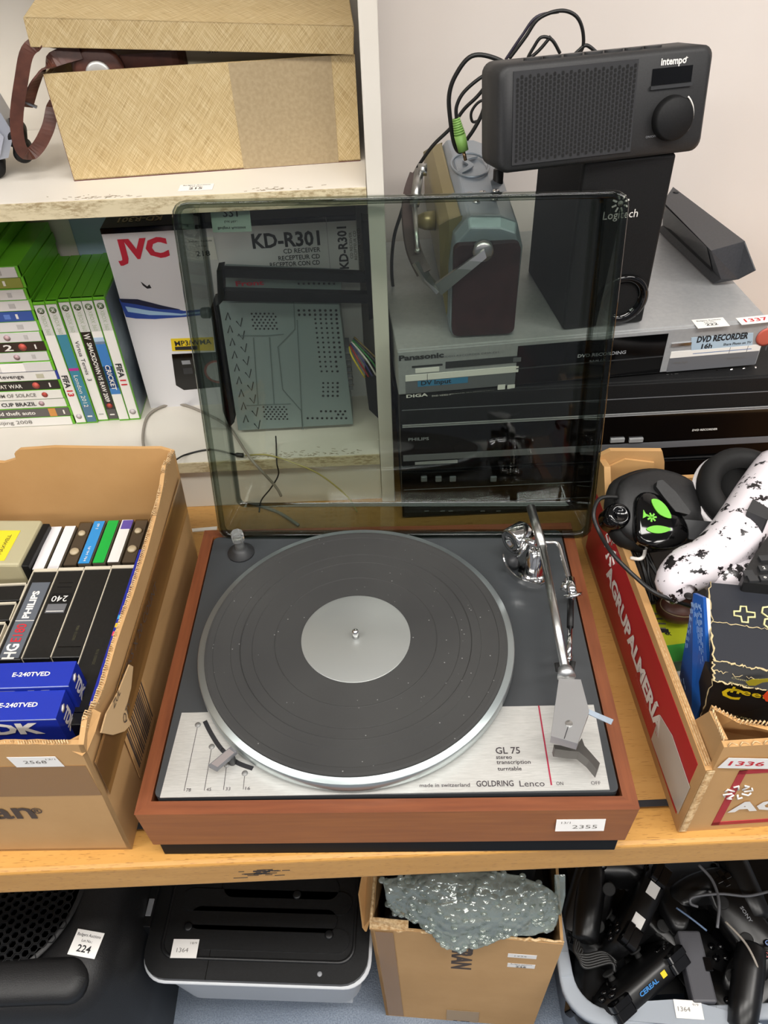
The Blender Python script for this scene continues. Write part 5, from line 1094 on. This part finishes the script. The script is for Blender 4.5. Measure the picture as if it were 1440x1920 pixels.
b=MB(); b.add([ta_[0]+V((0,0,-.001)),ta_[3]+V((0,0,-.001)),h0+V((.004,.006,0)),ta_[0]+V((.002,0,-.12))],[(0,1,2,3)],M_nv); b.build('side_panel',tb)
# blue instruction box side
bb=thing('blue_box','blue cardboard flap covered in small white print, leaning left of the worn dark box','box',(.30,.12,.02))
ib=inv(bb); M_bl=noisy('blue_card','1f5cae','184a94',20,.35); M_bl2=mat('pale_print','8fb0d8',.5)
A0=Zp(1300,1112,.19); A1=Zp(1318,1120,.195); A2=Zp(1328,1280,.125); A3=Zp(1296,1372,.055); A4=Zp(1274,1268,.075); 
b=MB(); pa=[ib@p for p in (A0,A1,A2,A3,A4)]; b.slab(pa,(.0035,.001,-.001),M_bl); b.build('panel',bb,.0004)
b=MB(); n_=((pa[4]-pa[0]).cross(pa[3]-pa[0])).normalized()
if n_.dot(CAM-A0)<0: n_=-n_
ux=(pa[2]-pa[1]).normalized()
for i in range(12):
    for j in range(11):
        u=.10+i*.075; v=.1+j*.078+random.uniform(-.02,.02)
        lft=pa[0].lerp(pa[4],v) if v<.6 else pa[4].lerp(pa[3],(v-.6)/.42); rgt=pa[1].lerp(pa[2],min(1,v*1.05))
        p=lft.lerp(rgt,u); 
        if v<.85-u*.2: b.ribbon([p+n_*.0016,p+n_*.0016+ux*random.uniform(.003,.0065)],n_.cross(ux),.0009,.0002,M_bl2)
b.build('small_print',bb)['kind']='stuff'
b=MB(); A=[ib@p for p in (Zp(1318,1118,.194),Zp(1328,1122,.190),Zp(1334,1285,.12),Zp(1328,1285,.12))]; b.slab(A,(.002,0,-.002),M_wprint); b.build('white_inner_edge',bb)
# yellow and green box
yg=thing('yellow_box','yellow-green retail box with black print lying at the bottom of the right carton','box',(.30,.21,.006),(0,0,R(-6)))
iy=inv(yg); zy=.06
q_=[iy@Zp(x,y,zy) for x,y in ((1210,1135),(1330,1120),(1330,1200),(1236,1212))]; q2=[iy@Zp(x,y,zy) for x,y in ((1236,1212),(1330,1200),(1330,1232),(1247,1242))]
b=MB(); b.slab([V((p.x,p.y,zy-.008)) for p in q_],(0,0,.002),mat('acid_yellow','b9c22a',.35)); b.slab([V((p.x,p.y,zy-.008)) for p in q2],(0,0,.002),mat('box_green','3f9a3c',.35))
cs=[V((p.x,p.y,0)) for p in (q_[0],q_[1],q2[2],q2[3])]; b.slab(cs,(0,0,zy-.008),mat('dark_green_side','245c2a',.4))
for i in range(4): p=iy@Zp(1238,1150+i*9,zy+.001); b.box(p.x-.007,p.x+.006,p.y-.0012,p.y+.0008,zy-.006,zy-.0056,M_pen)
p=iy@Zp(1243,1183,zy); b.box(p.x-.006,p.x+.006,p.y-.0025,p.y+.0025,zy-.006,zy-.0055,M_ink); p=iy@Zp(1253,1190,zy); b.text('4K',.006,M_ink,TR((p.x,p.y+.001,zy-.0055)),.03); b.build('carton',yg,.0005)
lf=thing('brown_pouch','brown leather pouch with stitched rim lying on the yellow-green box','pouch',Zp(1275,1140,.075))
b=MB(); b.ball((0,0,0),(.026,.020,.014),M_lea,24); b.tube([(.024*math.cos(t),-.004+.017*math.sin(t),.010) for t in [2*PI*k/40 for k in range(40)]],.0006,mat('stitching','8a7a5a',.7),5,closed=True); b.build('pouch',lf)
wb=thing('white_box','white box corner showing under the yellow-green box in the right carton','box',(.345,.16,.006),(0,0,R(-6))); MB().box(-.06,.04,-.03,.03,0,.035,M_paper).build('carton',wb,.001)
cbn=thing('cable_bundle','black cables tied with a white twist tie, under the green-accented headset','cable bundle',Zp(1195,1060,.09))
icn=inv(cbn)
for k in range(7):
    b=MB(); pts=[icn@Zp(1172+k*5+random.uniform(-4,4),1010,.12),icn@Zp(1190+k*5+random.uniform(-6,6),1045,.105),icn@Zp(1200+k*6+random.uniform(-8,8),1085,.09),icn@Zp(1215+k*7+random.uniform(-5,5),1130,.07)]; b.tube(spline(pts,6),.0020,M_cable,8); b.build('cable_strand',cbn)
b=MB(); b.tube(spline([icn@Zp(1183,1046,.118),icn@Zp(1200,1048,.122),icn@Zp(1208,1040,.12),icn@Zp(1210,1024,.122)],5),.0020,M_wprint,8); b.build('twist_tie',cbn)
o=MB().box(.275,.345,.20,.385,.006,.05,M_vb).box(.35,.55,.05,.385,.006,.04,M_vb).build('packed_accessories'); tag(o,'dark jumble of leads and accessories at the bottom of the right carton','accessories',kind='stuff')
# ================================================================ under the table
# PA speaker
ps=thing('loudspeaker','big black plastic loudspeaker with honeycomb grille and lot 224 sticker, under the table','loudspeaker',(-.56,.12,FZ))
ips=inv(ps); HS=.40
def SZ(px,py,z=-.30): p=ips@Zp(px,py,z); return p
M_pa=noisy('textured_black_cabinet','1a1a1b','121213',700,.5,bump=.25)
b=MB()
def rrx(x0,x1,y0,y1,r,z,n=7): return [V((x,y,z)) for x,y in rr(x0,x1,y0,y1,r,n)]
X0,X1,Y0,Y1=-.22,.195,-.150,.27
b.loft([rrx(X0,X1-.012,Y0+.014,Y1,.05,0),rrx(X0,X1,Y0+.004,Y1,.055,.20),rrx(X0,X1-.002,Y0,Y1,.055,.355),rrx(X0+.01,X1-.010,Y0+.006,Y1-.01,.052,.378),rrx(X0+.03,X1-.028,Y0+.024,Y1-.03,.045,.392),rrx(X0+.05,X1-.055,Y0+.055,Y1-.05,.040,.392),rrx(X0+.055,X1-.062,Y0+.062,Y1-.055,.038,.386)],M_pa,None,True,True); b.build('cabinet',ps)
b=MB()
M_gr=mat('grille_metal','252628',.35,.5)
gc=SZ(0,1690,-.31); R0=.125
cx_,cy_=gc.x-.02,gc.y+.02; s_=.0062
cells=[]
for i in range(-26,27):
    for j in range(-26,27):
        x=cx_+i*s_*1.5; y=cy_+(j+(.5 if i%2 else 0))*s_*1.732
        if (x-cx_)**2+(y-cy_)**2<R0**2 and abs(x-cx_)<.115: cells.append((x,y))
zt_=.3935
vis=[c for c in cells]
vs=[];fs=[]
for (x,y) in vis:
    base=len(vs)
    for rr_,z in ((s_*.99,zt_),(s_*.74,zt_),(s_*.70,zt_-.003)):
        for k in range(6): a=R(60*k); vs.append((x+rr_*math.cos(a),y+rr_*math.sin(a),z+.006*(1-((x-cx_)**2+(y-cy_)**2)/R0**2)))
    for k in range(6):
        j=(k+1)%6; fs+=[(base+k,base+j,base+6+j,base+6+k),(base+6+k,base+6+j,base+12+j,base+12+k)]
b.add(vs,fs,M_gr); o=b.build('honeycomb_grille',ps)
b=MB(); b.lathe([(R0+.004,0),(R0+.004,.0015),(R0-.002,.002)],M_pa,64,TR((cx_,cy_,.3915)),caps=False); b.lathe([(R0,.0),(.0001,.0)],mat('grille_dark','050505',.9),48,TR((cx_,cy_,.3926))); b.build('grille_ring',ps)
b=MB(); b.loft([rrx(X0+.02,X1-.022,Y0+.010,Y0+.062,.025,.375),rrx(X0+.02,X1-.026,Y0+.012,Y0+.060,.024,.393),rrx(X0+.03,X1-.040,Y0+.022,Y0+.052,.015,.3985)],M_pa); b.build('moulded_ridge',ps)
p=SZ(162,1770,-.3065); sticker(ps,TF(V((p.x,p.y,.3945)),(1,-.20,0),(.2,1,0)),.036,.030,[('Badgers Auctions',.0050,0,.009,M_ink,.01,.031),('Lot No.:',.0045,0,.003,M_ink,.01,.014),('224',.0115,0,-.006,M_ink,.02,.018)],label='lot sticker 224 on the loudspeaker')
# storage crate with black lid
LZ=-.425
cbx=thing('storage_crate','clear plastic storage crate with a ribbed black clip-on lid, on the carpet','storage crate',(-.215,.24,FZ),(0,0,R(-4)))
icx=inv(cbx); CZ=LZ-FZ
def cz(px,py,z=LZ): return icx@Zp(px,py,z)
x0,x1=cz(268,1790).x,cz(690,1800).x; y0_=cz(440,1838).y; y1_=y0_+.40
M_lid=noisy('black_lid_plastic','17181a','111213',300,.38); M_frost=mat('frosted_plastic','cfd2d6',.4,0,Transmission_Weight=.15,IOR=1.2)
b=MB(); b.prism(rr(x0,x1,y0_,y1_,.035,6),CZ-.012,CZ-.003,M_lid); b.build('lid',cbx,.003,seg=3)
b=MB(); out_=rrx(x0+.022,x1-.020,y0_+.026,y1_-.02,.02,CZ-.003); in_=[p.copy() for p in out_]
b.loft([rrx(x0+.020,x1-.018,y0_+.024,y1_-.02,.022,CZ-.003),rrx(x0+.021,x1-.019,y0_+.025,y1_-.021,.021,CZ-.0005),rrx(x0+.024,x1-.022,y0_+.028,y1_-.024,.02,CZ-.0005),rrx(x0+.025,x1-.023,y0_+.029,y1_-.025,.019,CZ-.003)],M_lid,None,True,False); b.box(-.043,-.0424,y0_+.0,y1_,CZ-.0031,CZ-.0026,M_gloss); b.build('lid_rim',cbx)
for k,(px0,py0,px1) in enumerate(((335,1758,655),(355,1722,632),(340,1688,660),(420,1662,636))):
    a=cz(px0,py0); c=cz(px1,py0+3); yy=(a.y+c.y)/2
    MB().prism(rr(a.x,c.x,yy-.0155,yy+.0155,.0154,7),CZ-.003,CZ-.0005,M_lid).build('raised_rib',cbx,.001)
for px,py in ((353,1738),(617,1753),(557,1678)):
    p=cz(px,py); MB().lathe([(.0062,0),(.0058,.0025),(.004,.0034),(.0001,.0034)],M_lid,24,TR((p.x,p.y,CZ-.0008))).build('lid_stud',cbx)
p=cz(599,1825); MB().lathe([(.0035,0),(.0030,.0008),(.0001,.001)],M_gprint,20,TR((p.x,p.y,CZ-.003))).build('rivet',cbx)
b=MB(); b.loft([rrx(x0+.045,x1-.045,y0_+.082,y1_-.03,.02,.0),rrx(x0+.035,x1-.032,y0_+.050,y1_-.02,.025,.12),rrx(x0+.024,x1-.018,y0_+.020,y1_-.012,.03,.121),rrx(x0+.012,x1-.008,y0_+.004,y1_-.008,.03,CZ-.016),rrx(x0-.002,x1+.004,y0_-.003,y1_+.002,.036,CZ-.016),rrx(x0-.002,x1+.004,y0_-.003,y1_+.002,.036,CZ-.011)],M_frost,None,True,True)
b.box(x0+.045,x0+.115,y0_+.040,y0_+.08,.050,.150,M_frost); b.box(x1-.125,x1-.035,y0_+.040,y0_+.08,.050,.150,M_frost); b.build('tub',cbx,.002)
for (px,py) in ((284,1702),):
    p=cz(px,py); MB().box(p.x-.006,p.x+.006,p.y-.028,p.y+.028,CZ-.03,CZ+.006,M_lid).box(p.x-.004,p.x+.004,p.y-.014,p.y+.010,CZ+.006,CZ+.008,M_gprint).build('clip_handle',cbx,.002)
p=cz(347,1779); sticker(cbx,TF(V((p.x,p.y,CZ+.0008)),(1,.02,0),(0,1,0)),.036,.024,[('1364',.008,-.003,-.002,M_pen,0,.016),('18/9',.004,.011,.007,M_pen,0,.009)],name='price_label',label='white paper label 1364 on the black lid')
# brown carton with bubble wrap
bz=-.36
q0=Zp(694,1742,bz); q1=Zp(1058,1768,bz); 
bcx=thing('cardboard_carton','brown cardboard carton with lot 226 sticker holding bubble-wrapped items, under the table','cardboard box',V((q0.x,q0.y,FZ)),(0,0,math.atan2(q1.y-q0.y,q1.x-q0.x)))
ibx=inv(bcx); WB=(q1-q0).length; HB=bz-FZ; DBx=.30
def bt_(s): return (WB-.018)/WB if s else 1
b=MB(); tz=V((0,.004,0))
b.slab([V((.010,-.007,0)),V((WB-.010,-.007,0)),V((WB,0,HB-.006)),V((WB*.8,0,HB-.003)),V((WB*.62,0,HB-.001)),V((WB*.4,0,HB-.002)),V((WB*.2,0,HB+.002)),V((0,0,HB))],(0,.004,0),M_card); b.build('front_panel',bcx)
MB().slab([V((WB-.010,-.007,0)),V((WB-.010,DBx,0)),V((WB,DBx,HB+.02)),V((WB,.0,HB-.006))],(-.004,0,0),M_card).build('side_panel',bcx)
MB().slab([V((.010,-.007,0)),V((.010,DBx,0)),V((0,DBx,HB+.012)),V((0,.05,HB+.012)),V((0,.0,HB))],(.004,0,0),M_card).build('side_panel',bcx)
MB().box(.0,WB,DBx-.004,DBx,0,HB,M_card).build('back_panel',bcx)
b=MB(); e_=[V((-.002,.001+.002*math.sin(i),HB+.001+i*.0001)) for i in range(1)]
b.tube([V((x,random.uniform(0,.003),HB-.001+random.uniform(-.001,.003))) for x in [WB*i/40 for i in range(41)]],[random.uniform(.0012,.0026) for _ in range(41)],M_cardtorn,6)
b.slab([V((-.001,.0,HB-.001)),V((.050,.0,HB+.001)),V((.050,.006,HB+.010)),V((.03,.005,HB+.012)),V((.01,.006,HB+.013)),V((-.001,.007,HB+.009))],(0,.004,.001),M_cardtorn)
b.tube([V((.001,y,HB+.010+random.uniform(-.002,.003))) for y in [.01+.28*i/20 for i in range(21)]],.0022,M_cardtorn,6); b.build('torn_edge',bcx)
b=MB(); b.slab([V((-.001,.035,HB-.002)),V((-.001,.12,HB+.008)),V((-.014,.11,HB+.004)),V((-.022,.05,HB-.018)),V((-.014,.015,HB-.040)),V((-.010,.012,HB-.045)),V((-.004,.026,HB-.030))],(.002,0,.001),M_cardin); b.build('torn_flap',bcx)
bfz=lambda px,py: ibx@Pp(px,py,bcx.matrix_world@V((0,.001,HB)),bcx.matrix_world.to_3x3()@V((0,-1,.0206)).normalized())
b=MB(); p=bfz(866,1795); b.text('FRAN',.036,M_pr,TF(V((p.x,p.y-.0012,p.z)),(0,-.0206,-1),(1,0,0)),.05,.080); p=bfz(866,1905); b.text('MILS',.034,M_pr,TF(V((p.x,p.y-.0012,p.z)),(0,-.0206,-1),(1,0,0)),.04,.060); b.build('print',bcx)
b=MB(); b.slab([V((.014,-.0072,.005)),V((.038,-.0072,.005)),V((.030,-.0006,HB-.004)),V((.006,-.0006,HB-.004))],(0,-.0004,0),M_tape); p=bfz(866,1905); z_=p.z+.03; b.slab([V((p.x-.024,-.0072,.005)),V((p.x+.026,-.0072,.005)),V((p.x+.026,-.007*(1-z_/HB)-.0004,z_)),V((p.x-.024,-.007*(1-z_/HB)-.0004,z_))],(0,-.0004,0),mat('clear_tape','a58860',.2)); b.build('tape_strip',bcx)
p=bfz(979,1791); sticker(bcx,TF(V((p.x,p.y-.0012,p.z)),(1,0,0),(0,.0206,1)),.038,.0125,[('1225',.0055,-.002,0,M_pen,0,.016)],name='price_label',label='small white paper label above the lot 226 sticker')
p=bfz(977,1809); sticker(bcx,TF(V((p.x,p.y-.0012,p.z)),(1,0,0),(0,.0206,1)),.037,.0135,auction('226'),label='lot sticker 226')
# bubble wrapped parcel
def bubble():
    m=bpy.data.materials.new('bubble_wrap'); m.use_nodes=True; t_=m.node_tree; t_.nodes.clear(); nn=t_.nodes.new
    o=nn('ShaderNodeOutputMaterial'); m1=nn('ShaderNodeMixShader'); m2=nn('ShaderNodeMixShader'); tr=nn('ShaderNodeBsdfTransparent'); gl=nn('ShaderNodeBsdfGlossy'); df=nn('ShaderNodeBsdfDiffuse')
    tc=nn('ShaderNodeTexCoord'); v=nn('ShaderNodeTexVoronoi'); v.inputs['Scale'].default_value=82; ns=nn('ShaderNodeTexNoise'); ns.inputs['Scale'].default_value=60; ns.inputs['Detail'].default_value=3
    mr=nn('ShaderNodeMapRange'); mr.inputs[1].default_value=.0; mr.inputs[2].default_value=.6; mr.inputs[3].default_value=1; mr.inputs[4].default_value=0
    ad=nn('ShaderNodeMath'); ad.operation='MULTIPLY_ADD'; ad.inputs[1].default_value=1.1; bp_=nn('ShaderNodeBump'); bp_.inputs['Strength'].default_value=1; bp_.inputs['Distance'].default_value=.003
    L_=t_.links.new; L_(tc.outputs['Object'],v.inputs['Vector']); L_(tc.outputs['Object'],ns.inputs['Vector']); L_(v.outputs['Distance'],mr.inputs[0]); L_(ns.outputs['Fac'],ad.inputs[0]); L_(mr.outputs[0],ad.inputs[2]); L_(ad.outputs[0],bp_.inputs['Height'])
    L_(bp_.outputs[0],gl.inputs['Normal']); L_(bp_.outputs[0],df.inputs['Normal']); gl.inputs['Roughness'].default_value=.09; gl.inputs[0].default_value=(.92,.95,.93,1); df.inputs[0].default_value=C('c6cfc9'); tr.inputs[0].default_value=C('dfe6e1')
    lw=nn('ShaderNodeLayerWeight'); lw.inputs[0].default_value=.35; L_(bp_.outputs[0],lw.inputs['Normal']); m1.inputs[0].default_value=.30
    L_(tr.outputs[0],m1.inputs[1]); L_(df.outputs[0],m1.inputs[2]); mm=nn('ShaderNodeMath'); mm.operation='MULTIPLY_ADD'; mm.inputs[1].default_value=.40; mm.inputs[2].default_value=.08; L_(lw.outputs['Fresnel'],mm.inputs[0]); L_(mm.outputs[0],m2.inputs[0]); L_(m1.outputs[0],m2.inputs[1]); L_(gl.outputs[0],m2.inputs[2]); L_(m2.outputs[0],o.inputs[0]); return m
M_bub=bubble()
bw=thing('bubble_wrap_parcel','crumpled sheet of clear bubble wrap hanging over the rim of the brown carton','bubble wrap',bcx.matrix_world@V((.12,.10,HB-.01)))
ibw=inv(bw)
rows=[]
grid=[[(712,1650,-.30),(790,1640,-.285),(860,1636,-.275),(930,1636,-.275),(990,1650,-.285),(1030,1670,-.30),(1043,1690,-.32)],
[(722,1685,-.31),(780,1672,-.29),(850,1668,-.275),(925,1668,-.275),(985,1685,-.29),(1025,1700,-.31),(1045,1716,-.33)],
[(740,1712,-.34),(790,1712,-.31),(850,1702,-.285),(920,1702,-.285),(975,1712,-.30),(1015,1722,-.325),(1038,1738,-.345)],
[(770,1722,-.35),(800,1735,-.335),(850,1738,-.31),(905,1732,-.31),(950,1736,-.32),(985,1745,-.34),(1010,1752,-.352)],
[(800,1735,-.352),(815,1755,-.352),(850,1765,-.352),(890,1762,-.352),(920,1755,-.352),(940,1752,-.352),(960,1752,-.353)],
[(822,1758,-.357),(835,1775,-.372),(858,1783,-.380),(880,1781,-.378),(900,1775,-.370),(915,1765,-.362),(925,1756,-.356)]]
random.seed(11)
NR,NC=len(grid),7; fine=[]
G=[[ibw@Zp(x,y,z) for x,y,z in r_] for r_ in grid]
cols_=[spline([G[r_][c] for r_ in range(NR)],6) for c in range(NC)]
for k in range(len(cols_[0])): fine.append(spline([cols_[c][k] for c in range(NC)],6))
nr,nc=len(fine),len(fine[0]); vs=[]; 
import mathutils
for r_ in range(nr):
    for c in range(nc):
        p=fine[r_][c]; d=mathutils.noise.noise(p*26)*.011+mathutils.noise.noise(p*80)*.003; vs.append(p+V((d*.5,-d*.5,abs(d)+.001)))
b=MB(); b.add(vs,[(r_*nc+c,r_*nc+c+1,(r_+1)*nc+c+1,(r_+1)*nc+c) for r_ in range(nr-1) for c in range(nc-1)],M_bub,None,True); o=b.build('wrap_sheet',bw); so=o.modifiers.new('thick','SOLIDIFY'); so.thickness=.0015
b=MB()
for k in range(150):
    r_=random.randrange(nr-1); c=random.randrange(nc-1); b.ball(vs[r_*nc+c]+V((0,-.0003,.0006)),(.0048,.0048,.0015),M_bub,8)
o=b.build('air_bubbles',bw); o['kind']='stuff'
b=MB(); 
w2=[V(ibw@Zp(x,y,z)) for x,y,z in ((1040,1640,-.30),(1060,1640,-.30),(1060,1680,-.325),(1052,1715,-.345),(1042,1700,-.34))]; b.slab(w2,(0,0,-.006),M_bub); b.build('wrap_corner',bw)
dk=thing('wrapped_device','dark electrical device showing between the folds of bubble wrap in the carton','device',bcx.matrix_world@V((.13,.12,.02)),bcx.rotation_euler)
MB().box(-.115,.110,-.10,.14,0,HB-.045,M_black).build('body',dk,.008); MB().box(.05,.085,-.05,.14,HB-.045,HB+.035,M_black).build('raised_part',dk,.004)
# ---------------------------------------------------------------- tub of controllers
tz_=-.475
tub=thing('storage_tub','translucent plastic tub full of black game controllers, cut by the right edge','storage tub',(.40,.12,FZ),(0,0,0))
itb=inv(tub); TZ=tz_-FZ
lft=itb@Zp(1050,1830,tz_); frt=itb@Zp(1200,1915,tz_)
x0,y0_=lft.x-.0,frt.y-.003; x1,y1_=x0+.42,y0_+.33
M_tub=mat('milky_plastic','b4bbc4',.35,0,Transmission_Weight=.30,IOR=1.15)
def ro(i,z,r=.05): return rrx(x0+i,x1-i,y0_+i,y1_-i,r,z,8)
b=MB(); b.loft([ro(.030,.0,.04),ro(.018,TZ-.012,.045),ro(.0,TZ-.012,.055),ro(0,TZ,.055),ro(.003,TZ+.001,.053),ro(.016,TZ+.001,.046),ro(.018,TZ,.045),ro(.022,TZ-.03,.044),ro(.034,.004,.038)],M_tub,None,True,True)
for k in range(9): 
    y=y0_+.06+k*.03; b.box(x0+.002,x0+.016,y,y+.0012,TZ-.012,TZ+.0022,M_tub); x=x0+.06+k*.035; b.box(x,x+.0012,y0_+.002,y0_+.016,TZ-.012,TZ+.0022,M_tub)
b.build('tub_body',tub)
b=MB(); hd_=[itb@Zp(x,y,tz_+.003) for x,y in ((1165,1886),(1210,1877),(1260,1874),(1310,1880),(1370,1897),(1430,1920),(1430,1935),(1160,1912))]; b.slab(hd_,(0,0,-.004),M_tub); b.build('rim_handle',tub)
p=itb@Zp(1291,1893,tz_+.004); sticker(tub,TF(V((p.x,p.y,TZ+.0045)),(1,-.10,0),(.1,1,0)),.036,.022,[('1364',.008,-.006,0,M_pen,0,.016),('9/9',.004,.010,.006,M_pen,0,.008)],name='price_label',label='white paper label 1364 on the rim of the tub')
# gamepad prototype
M_gp=mat('gamepad_black','0f0f10',.32); M_gp2=mat('gamepad_gloss','08080a',.12)
def gamepad(label,Mx,lab=None,sym=False,light=False):
    g=thing('game_controller',label,'game controller',M=Mx,group='black game controllers in the tub')
    half=[(0,-.028),(.022,-.026),(.036,-.030),(.048,-.060),(.060,-.072),(.074,-.064),(.078,-.040),(.076,-.008),(.068,.020),(.050,.032),(.030,.034),(0,.034)]
    out=[V((x,y,0)) for x,y in half]+[V((-x,y,0)) for x,y in reversed(half[1:-1])]
    o2=spline(out,3,True)
    def rg(s,z): return [V((p.x*s if abs(p.x)<.03 else (p.x-math.copysign(.06,p.x)*(1-s)*.9)*1.0 if False else p.x*s,p.y*s,z-(.010*max(0,(-p.y-.03))/.04))) for p in o2]
    b=MB(); b.loft([rg(.80,-.018),rg(.95,-.013),rg(1,-.004),rg(1.0,.004),rg(.95,.012),rg(.82,.016)],M_gp); b.build('body',g)
    for sx in (-1,1):
        b=MB(); b.lathe([(.011,.010),(.011,.015),(.005,.016),(.004,.022),(.0085,.0235),(.0095,.026),(.008,.0265),(.001,.0255)],M_rubber,24,TR((sx*.026,-.014,0))); b.build('thumb_stick',g)
        for k_,nm in enumerate(('shoulder_button','trigger')):
            b=MB(); b.prism(rr(sx*.052-.016,sx*.052+.016,.026,.044-.004*k_,.005,4),-.012 if k_ else .003,.001 if k_ else .012,M_gp2); b.build(nm,g,.002)
    for k in range(4):
        a=R(90*k); c_=('5a9a8a','8a6aa0','6a86c0','b05a5a')[k]; b=MB(); b.lathe([(.0052,.014),(.0048,.0185),(.0001,.019)],M_gp2,20,TR((.052+.011*math.cos(a),.012+.011*math.sin(a),0)))
        if sym: b.lathe([(.0032,.0192),(.0022,.0193)],mat('symbol_'+c_,c_,.5),16,TR((.052+.011*math.cos(a),.012+.011*math.sin(a),0)),caps=False)
        b.build('button',g)
    b=MB(); b.box(-.052-.012,-.052+.012,.012-.004,.012+.004,.014,.0175,M_gp2); b.box(-.052-.004,-.052+.004,.0,.024,.014,.0175,M_gp2); b.build('directional_pad',g,.001)
    if lab: 
        for x in lab: MB().box(x-.010,x+.010,.0345,.0352,-.008,.008,M_paper).build('white_sticker',g)
    if sym: b=MB(); b.text('SONY',.007,M_gprint,TR((0,.010,.0168)),.02,.022); b.build('lettering',g)
    if light: 
        b=MB(); b.text('CEREAL',.008,mat('blue_print','2f78b8',.4),TF(V((.005,.0356,-.002)),(-1,0,0),(0,0,1)),.03,.034); b.box(-.028,-.020,.0345,.0352,-.006,.002,M_yy); b.build('lettering',g)
    return g
def GM(px,py,z,rx,ry,rz): p=Zp(px,py,z); return Matrix.Translation(p)@Matrix.Rotation(R(rz),4,'Z')@Matrix.Rotation(R(ry),4,'Y')@Matrix.Rotation(R(rx),4,'X')
gamepad('black controller standing on edge with two white stickers, centre of the tub',GM(1190,1705,-.475,72,0,-128),lab=(-.025,.028))
gamepad('black controller with pale thumb sticks and symbol buttons, right side of the tub',GM(1382,1725,-.475,5,8,-68),sym=True)
gamepad('black controller with a blue printed word on its edge, lower left of the tub',GM(1195,1838,-.492,62,0,-148),light=True)
gamepad('black controller lying grip up at the upper left corner of the tub',GM(1108,1690,-.480,10,-25,62))
gamepad('black controller half cut by the picture bottom at the lower right of the tub',GM(1410,1838,-.50,5,5,-150))
gamepad('black controller tilted under the grey lead at the top of the tub',GM(1300,1655,-.50,-20,10,10))
gamepad('black controller deep in the lower left corner of the tub under coiled leads',GM(1120,1840,-.53,30,15,70))
gamepad('black controller lying in the middle of the tub beneath the grey battery pack',GM(1270,1760,-.51,-10,5,-40))
bp=thing('battery_pack','grey rectangular battery pack tucked between controllers in the tub','battery pack',Zp(1303,1815,-.478),(0,0,R(-3)))
MB().box(-.016,.016,-.045,.045,-.012,.012,mat('battery_grey','4b4b50',.4)).build('casing',bp,.003); MB().box(.010,.020,-.008,.010,-.006,.014,M_gp2).build('latch',bp,.001)
for i,(px,py,lb,rz) in enumerate(((1390,1650,'black cylindrical controller grip at the upper right of the tub',10),(1400,1850,'black cylindrical grip with rings at the lower right of the tub',-25),(1105,1690,'glossy black curved grip at the upper left of the tub',-18))):
    g=thing('motion_grip',lb,'game controller',Zp(px,py,-.465),(0,0,R(rz)))
    b=MB(); b.lathe([(.012,-.055),(.018,-.050),(.020,-.02),(.021,.02),(.019,.05),(.012,.056)],M_gp,28,TR((0,0,0),0,R(-82))); b.build('grip_body',g)
    b=MB(); b.tube([(.0205*math.cos(t),.012,.0205*math.sin(t)) for t in [2*PI*k/28 for k in range(28)]],.0012,M_gp2,6,closed=True); b.build('grip_ring',g)
def tc(pts,r_,m_,lb): 
    P=[Zp(x,y,z) for x,y,z in pts]; g=thing('cable',lb,'cable',P[0]); b=MB(); i_=inv(g); b.tube(spline([i_@p for p in P],6),r_,m_,8); b.build('lead',g)
tc([(1310,1622,-.44),(1335,1650,-.44),(1348,1690,-.44),(1345,1740,-.445)],.0022,M_silverd,'grey lead running down through the middle of the tub')
tc([(1440,1672,-.44),(1400,1680,-.44),(1350,1676,-.44),(1300,1682,-.44),(1295,1694,-.445),(1308,1700,-.45)],.0020,M_silverd,'grey lead crossing the upper right of the tub with a curled end')
tc([(1360,1728,-.44),(1395,1765,-.44),(1415,1800,-.44),(1425,1830,-.45)],.0016,M_gcable,'thin light grey lead over the controllers at the right')
tc([(1268,1702,-.44),(1300,1725,-.44),(1325,1745,-.445)],.0014,mat('blue_grey_lead','5b6f8c',.4),'thin blue-grey lead beside the stickered controller')
coil=[]
for k in range(6):
    coil.append([(1080+k*3,1760+k*6,-.455),(1078+k*2,1785+k*3,-.455),(1100,1790+k*5,-.455),(1130+k*3,1785+k*4,-.455),(1152,1800+k*4,-.46)])
cg_=thing('coiled_lead','black lead coiled up beside the left wall of the tub','cable',Zp(1080,1760,-.455)); i_=inv(cg_); b=MB(); allp=[]
for k,pts in enumerate(coil): allp+= [i_@Zp(*p) for p in (pts if k%2==0 else reversed(pts))]
b.tube(spline(allp,6),.0022,M_cable,8); b.build('lead',cg_)
o=MB().prism(rr(x0+.05+.40,x1-.05+.40,y0_+.05+.12,y1_-.04+.12,.03),FZ+.008,-.535,M_gp).build('packed_controllers'); tag(o,'dark layer of controllers and leads filling the bottom of the tub','controllers',kind='stuff')
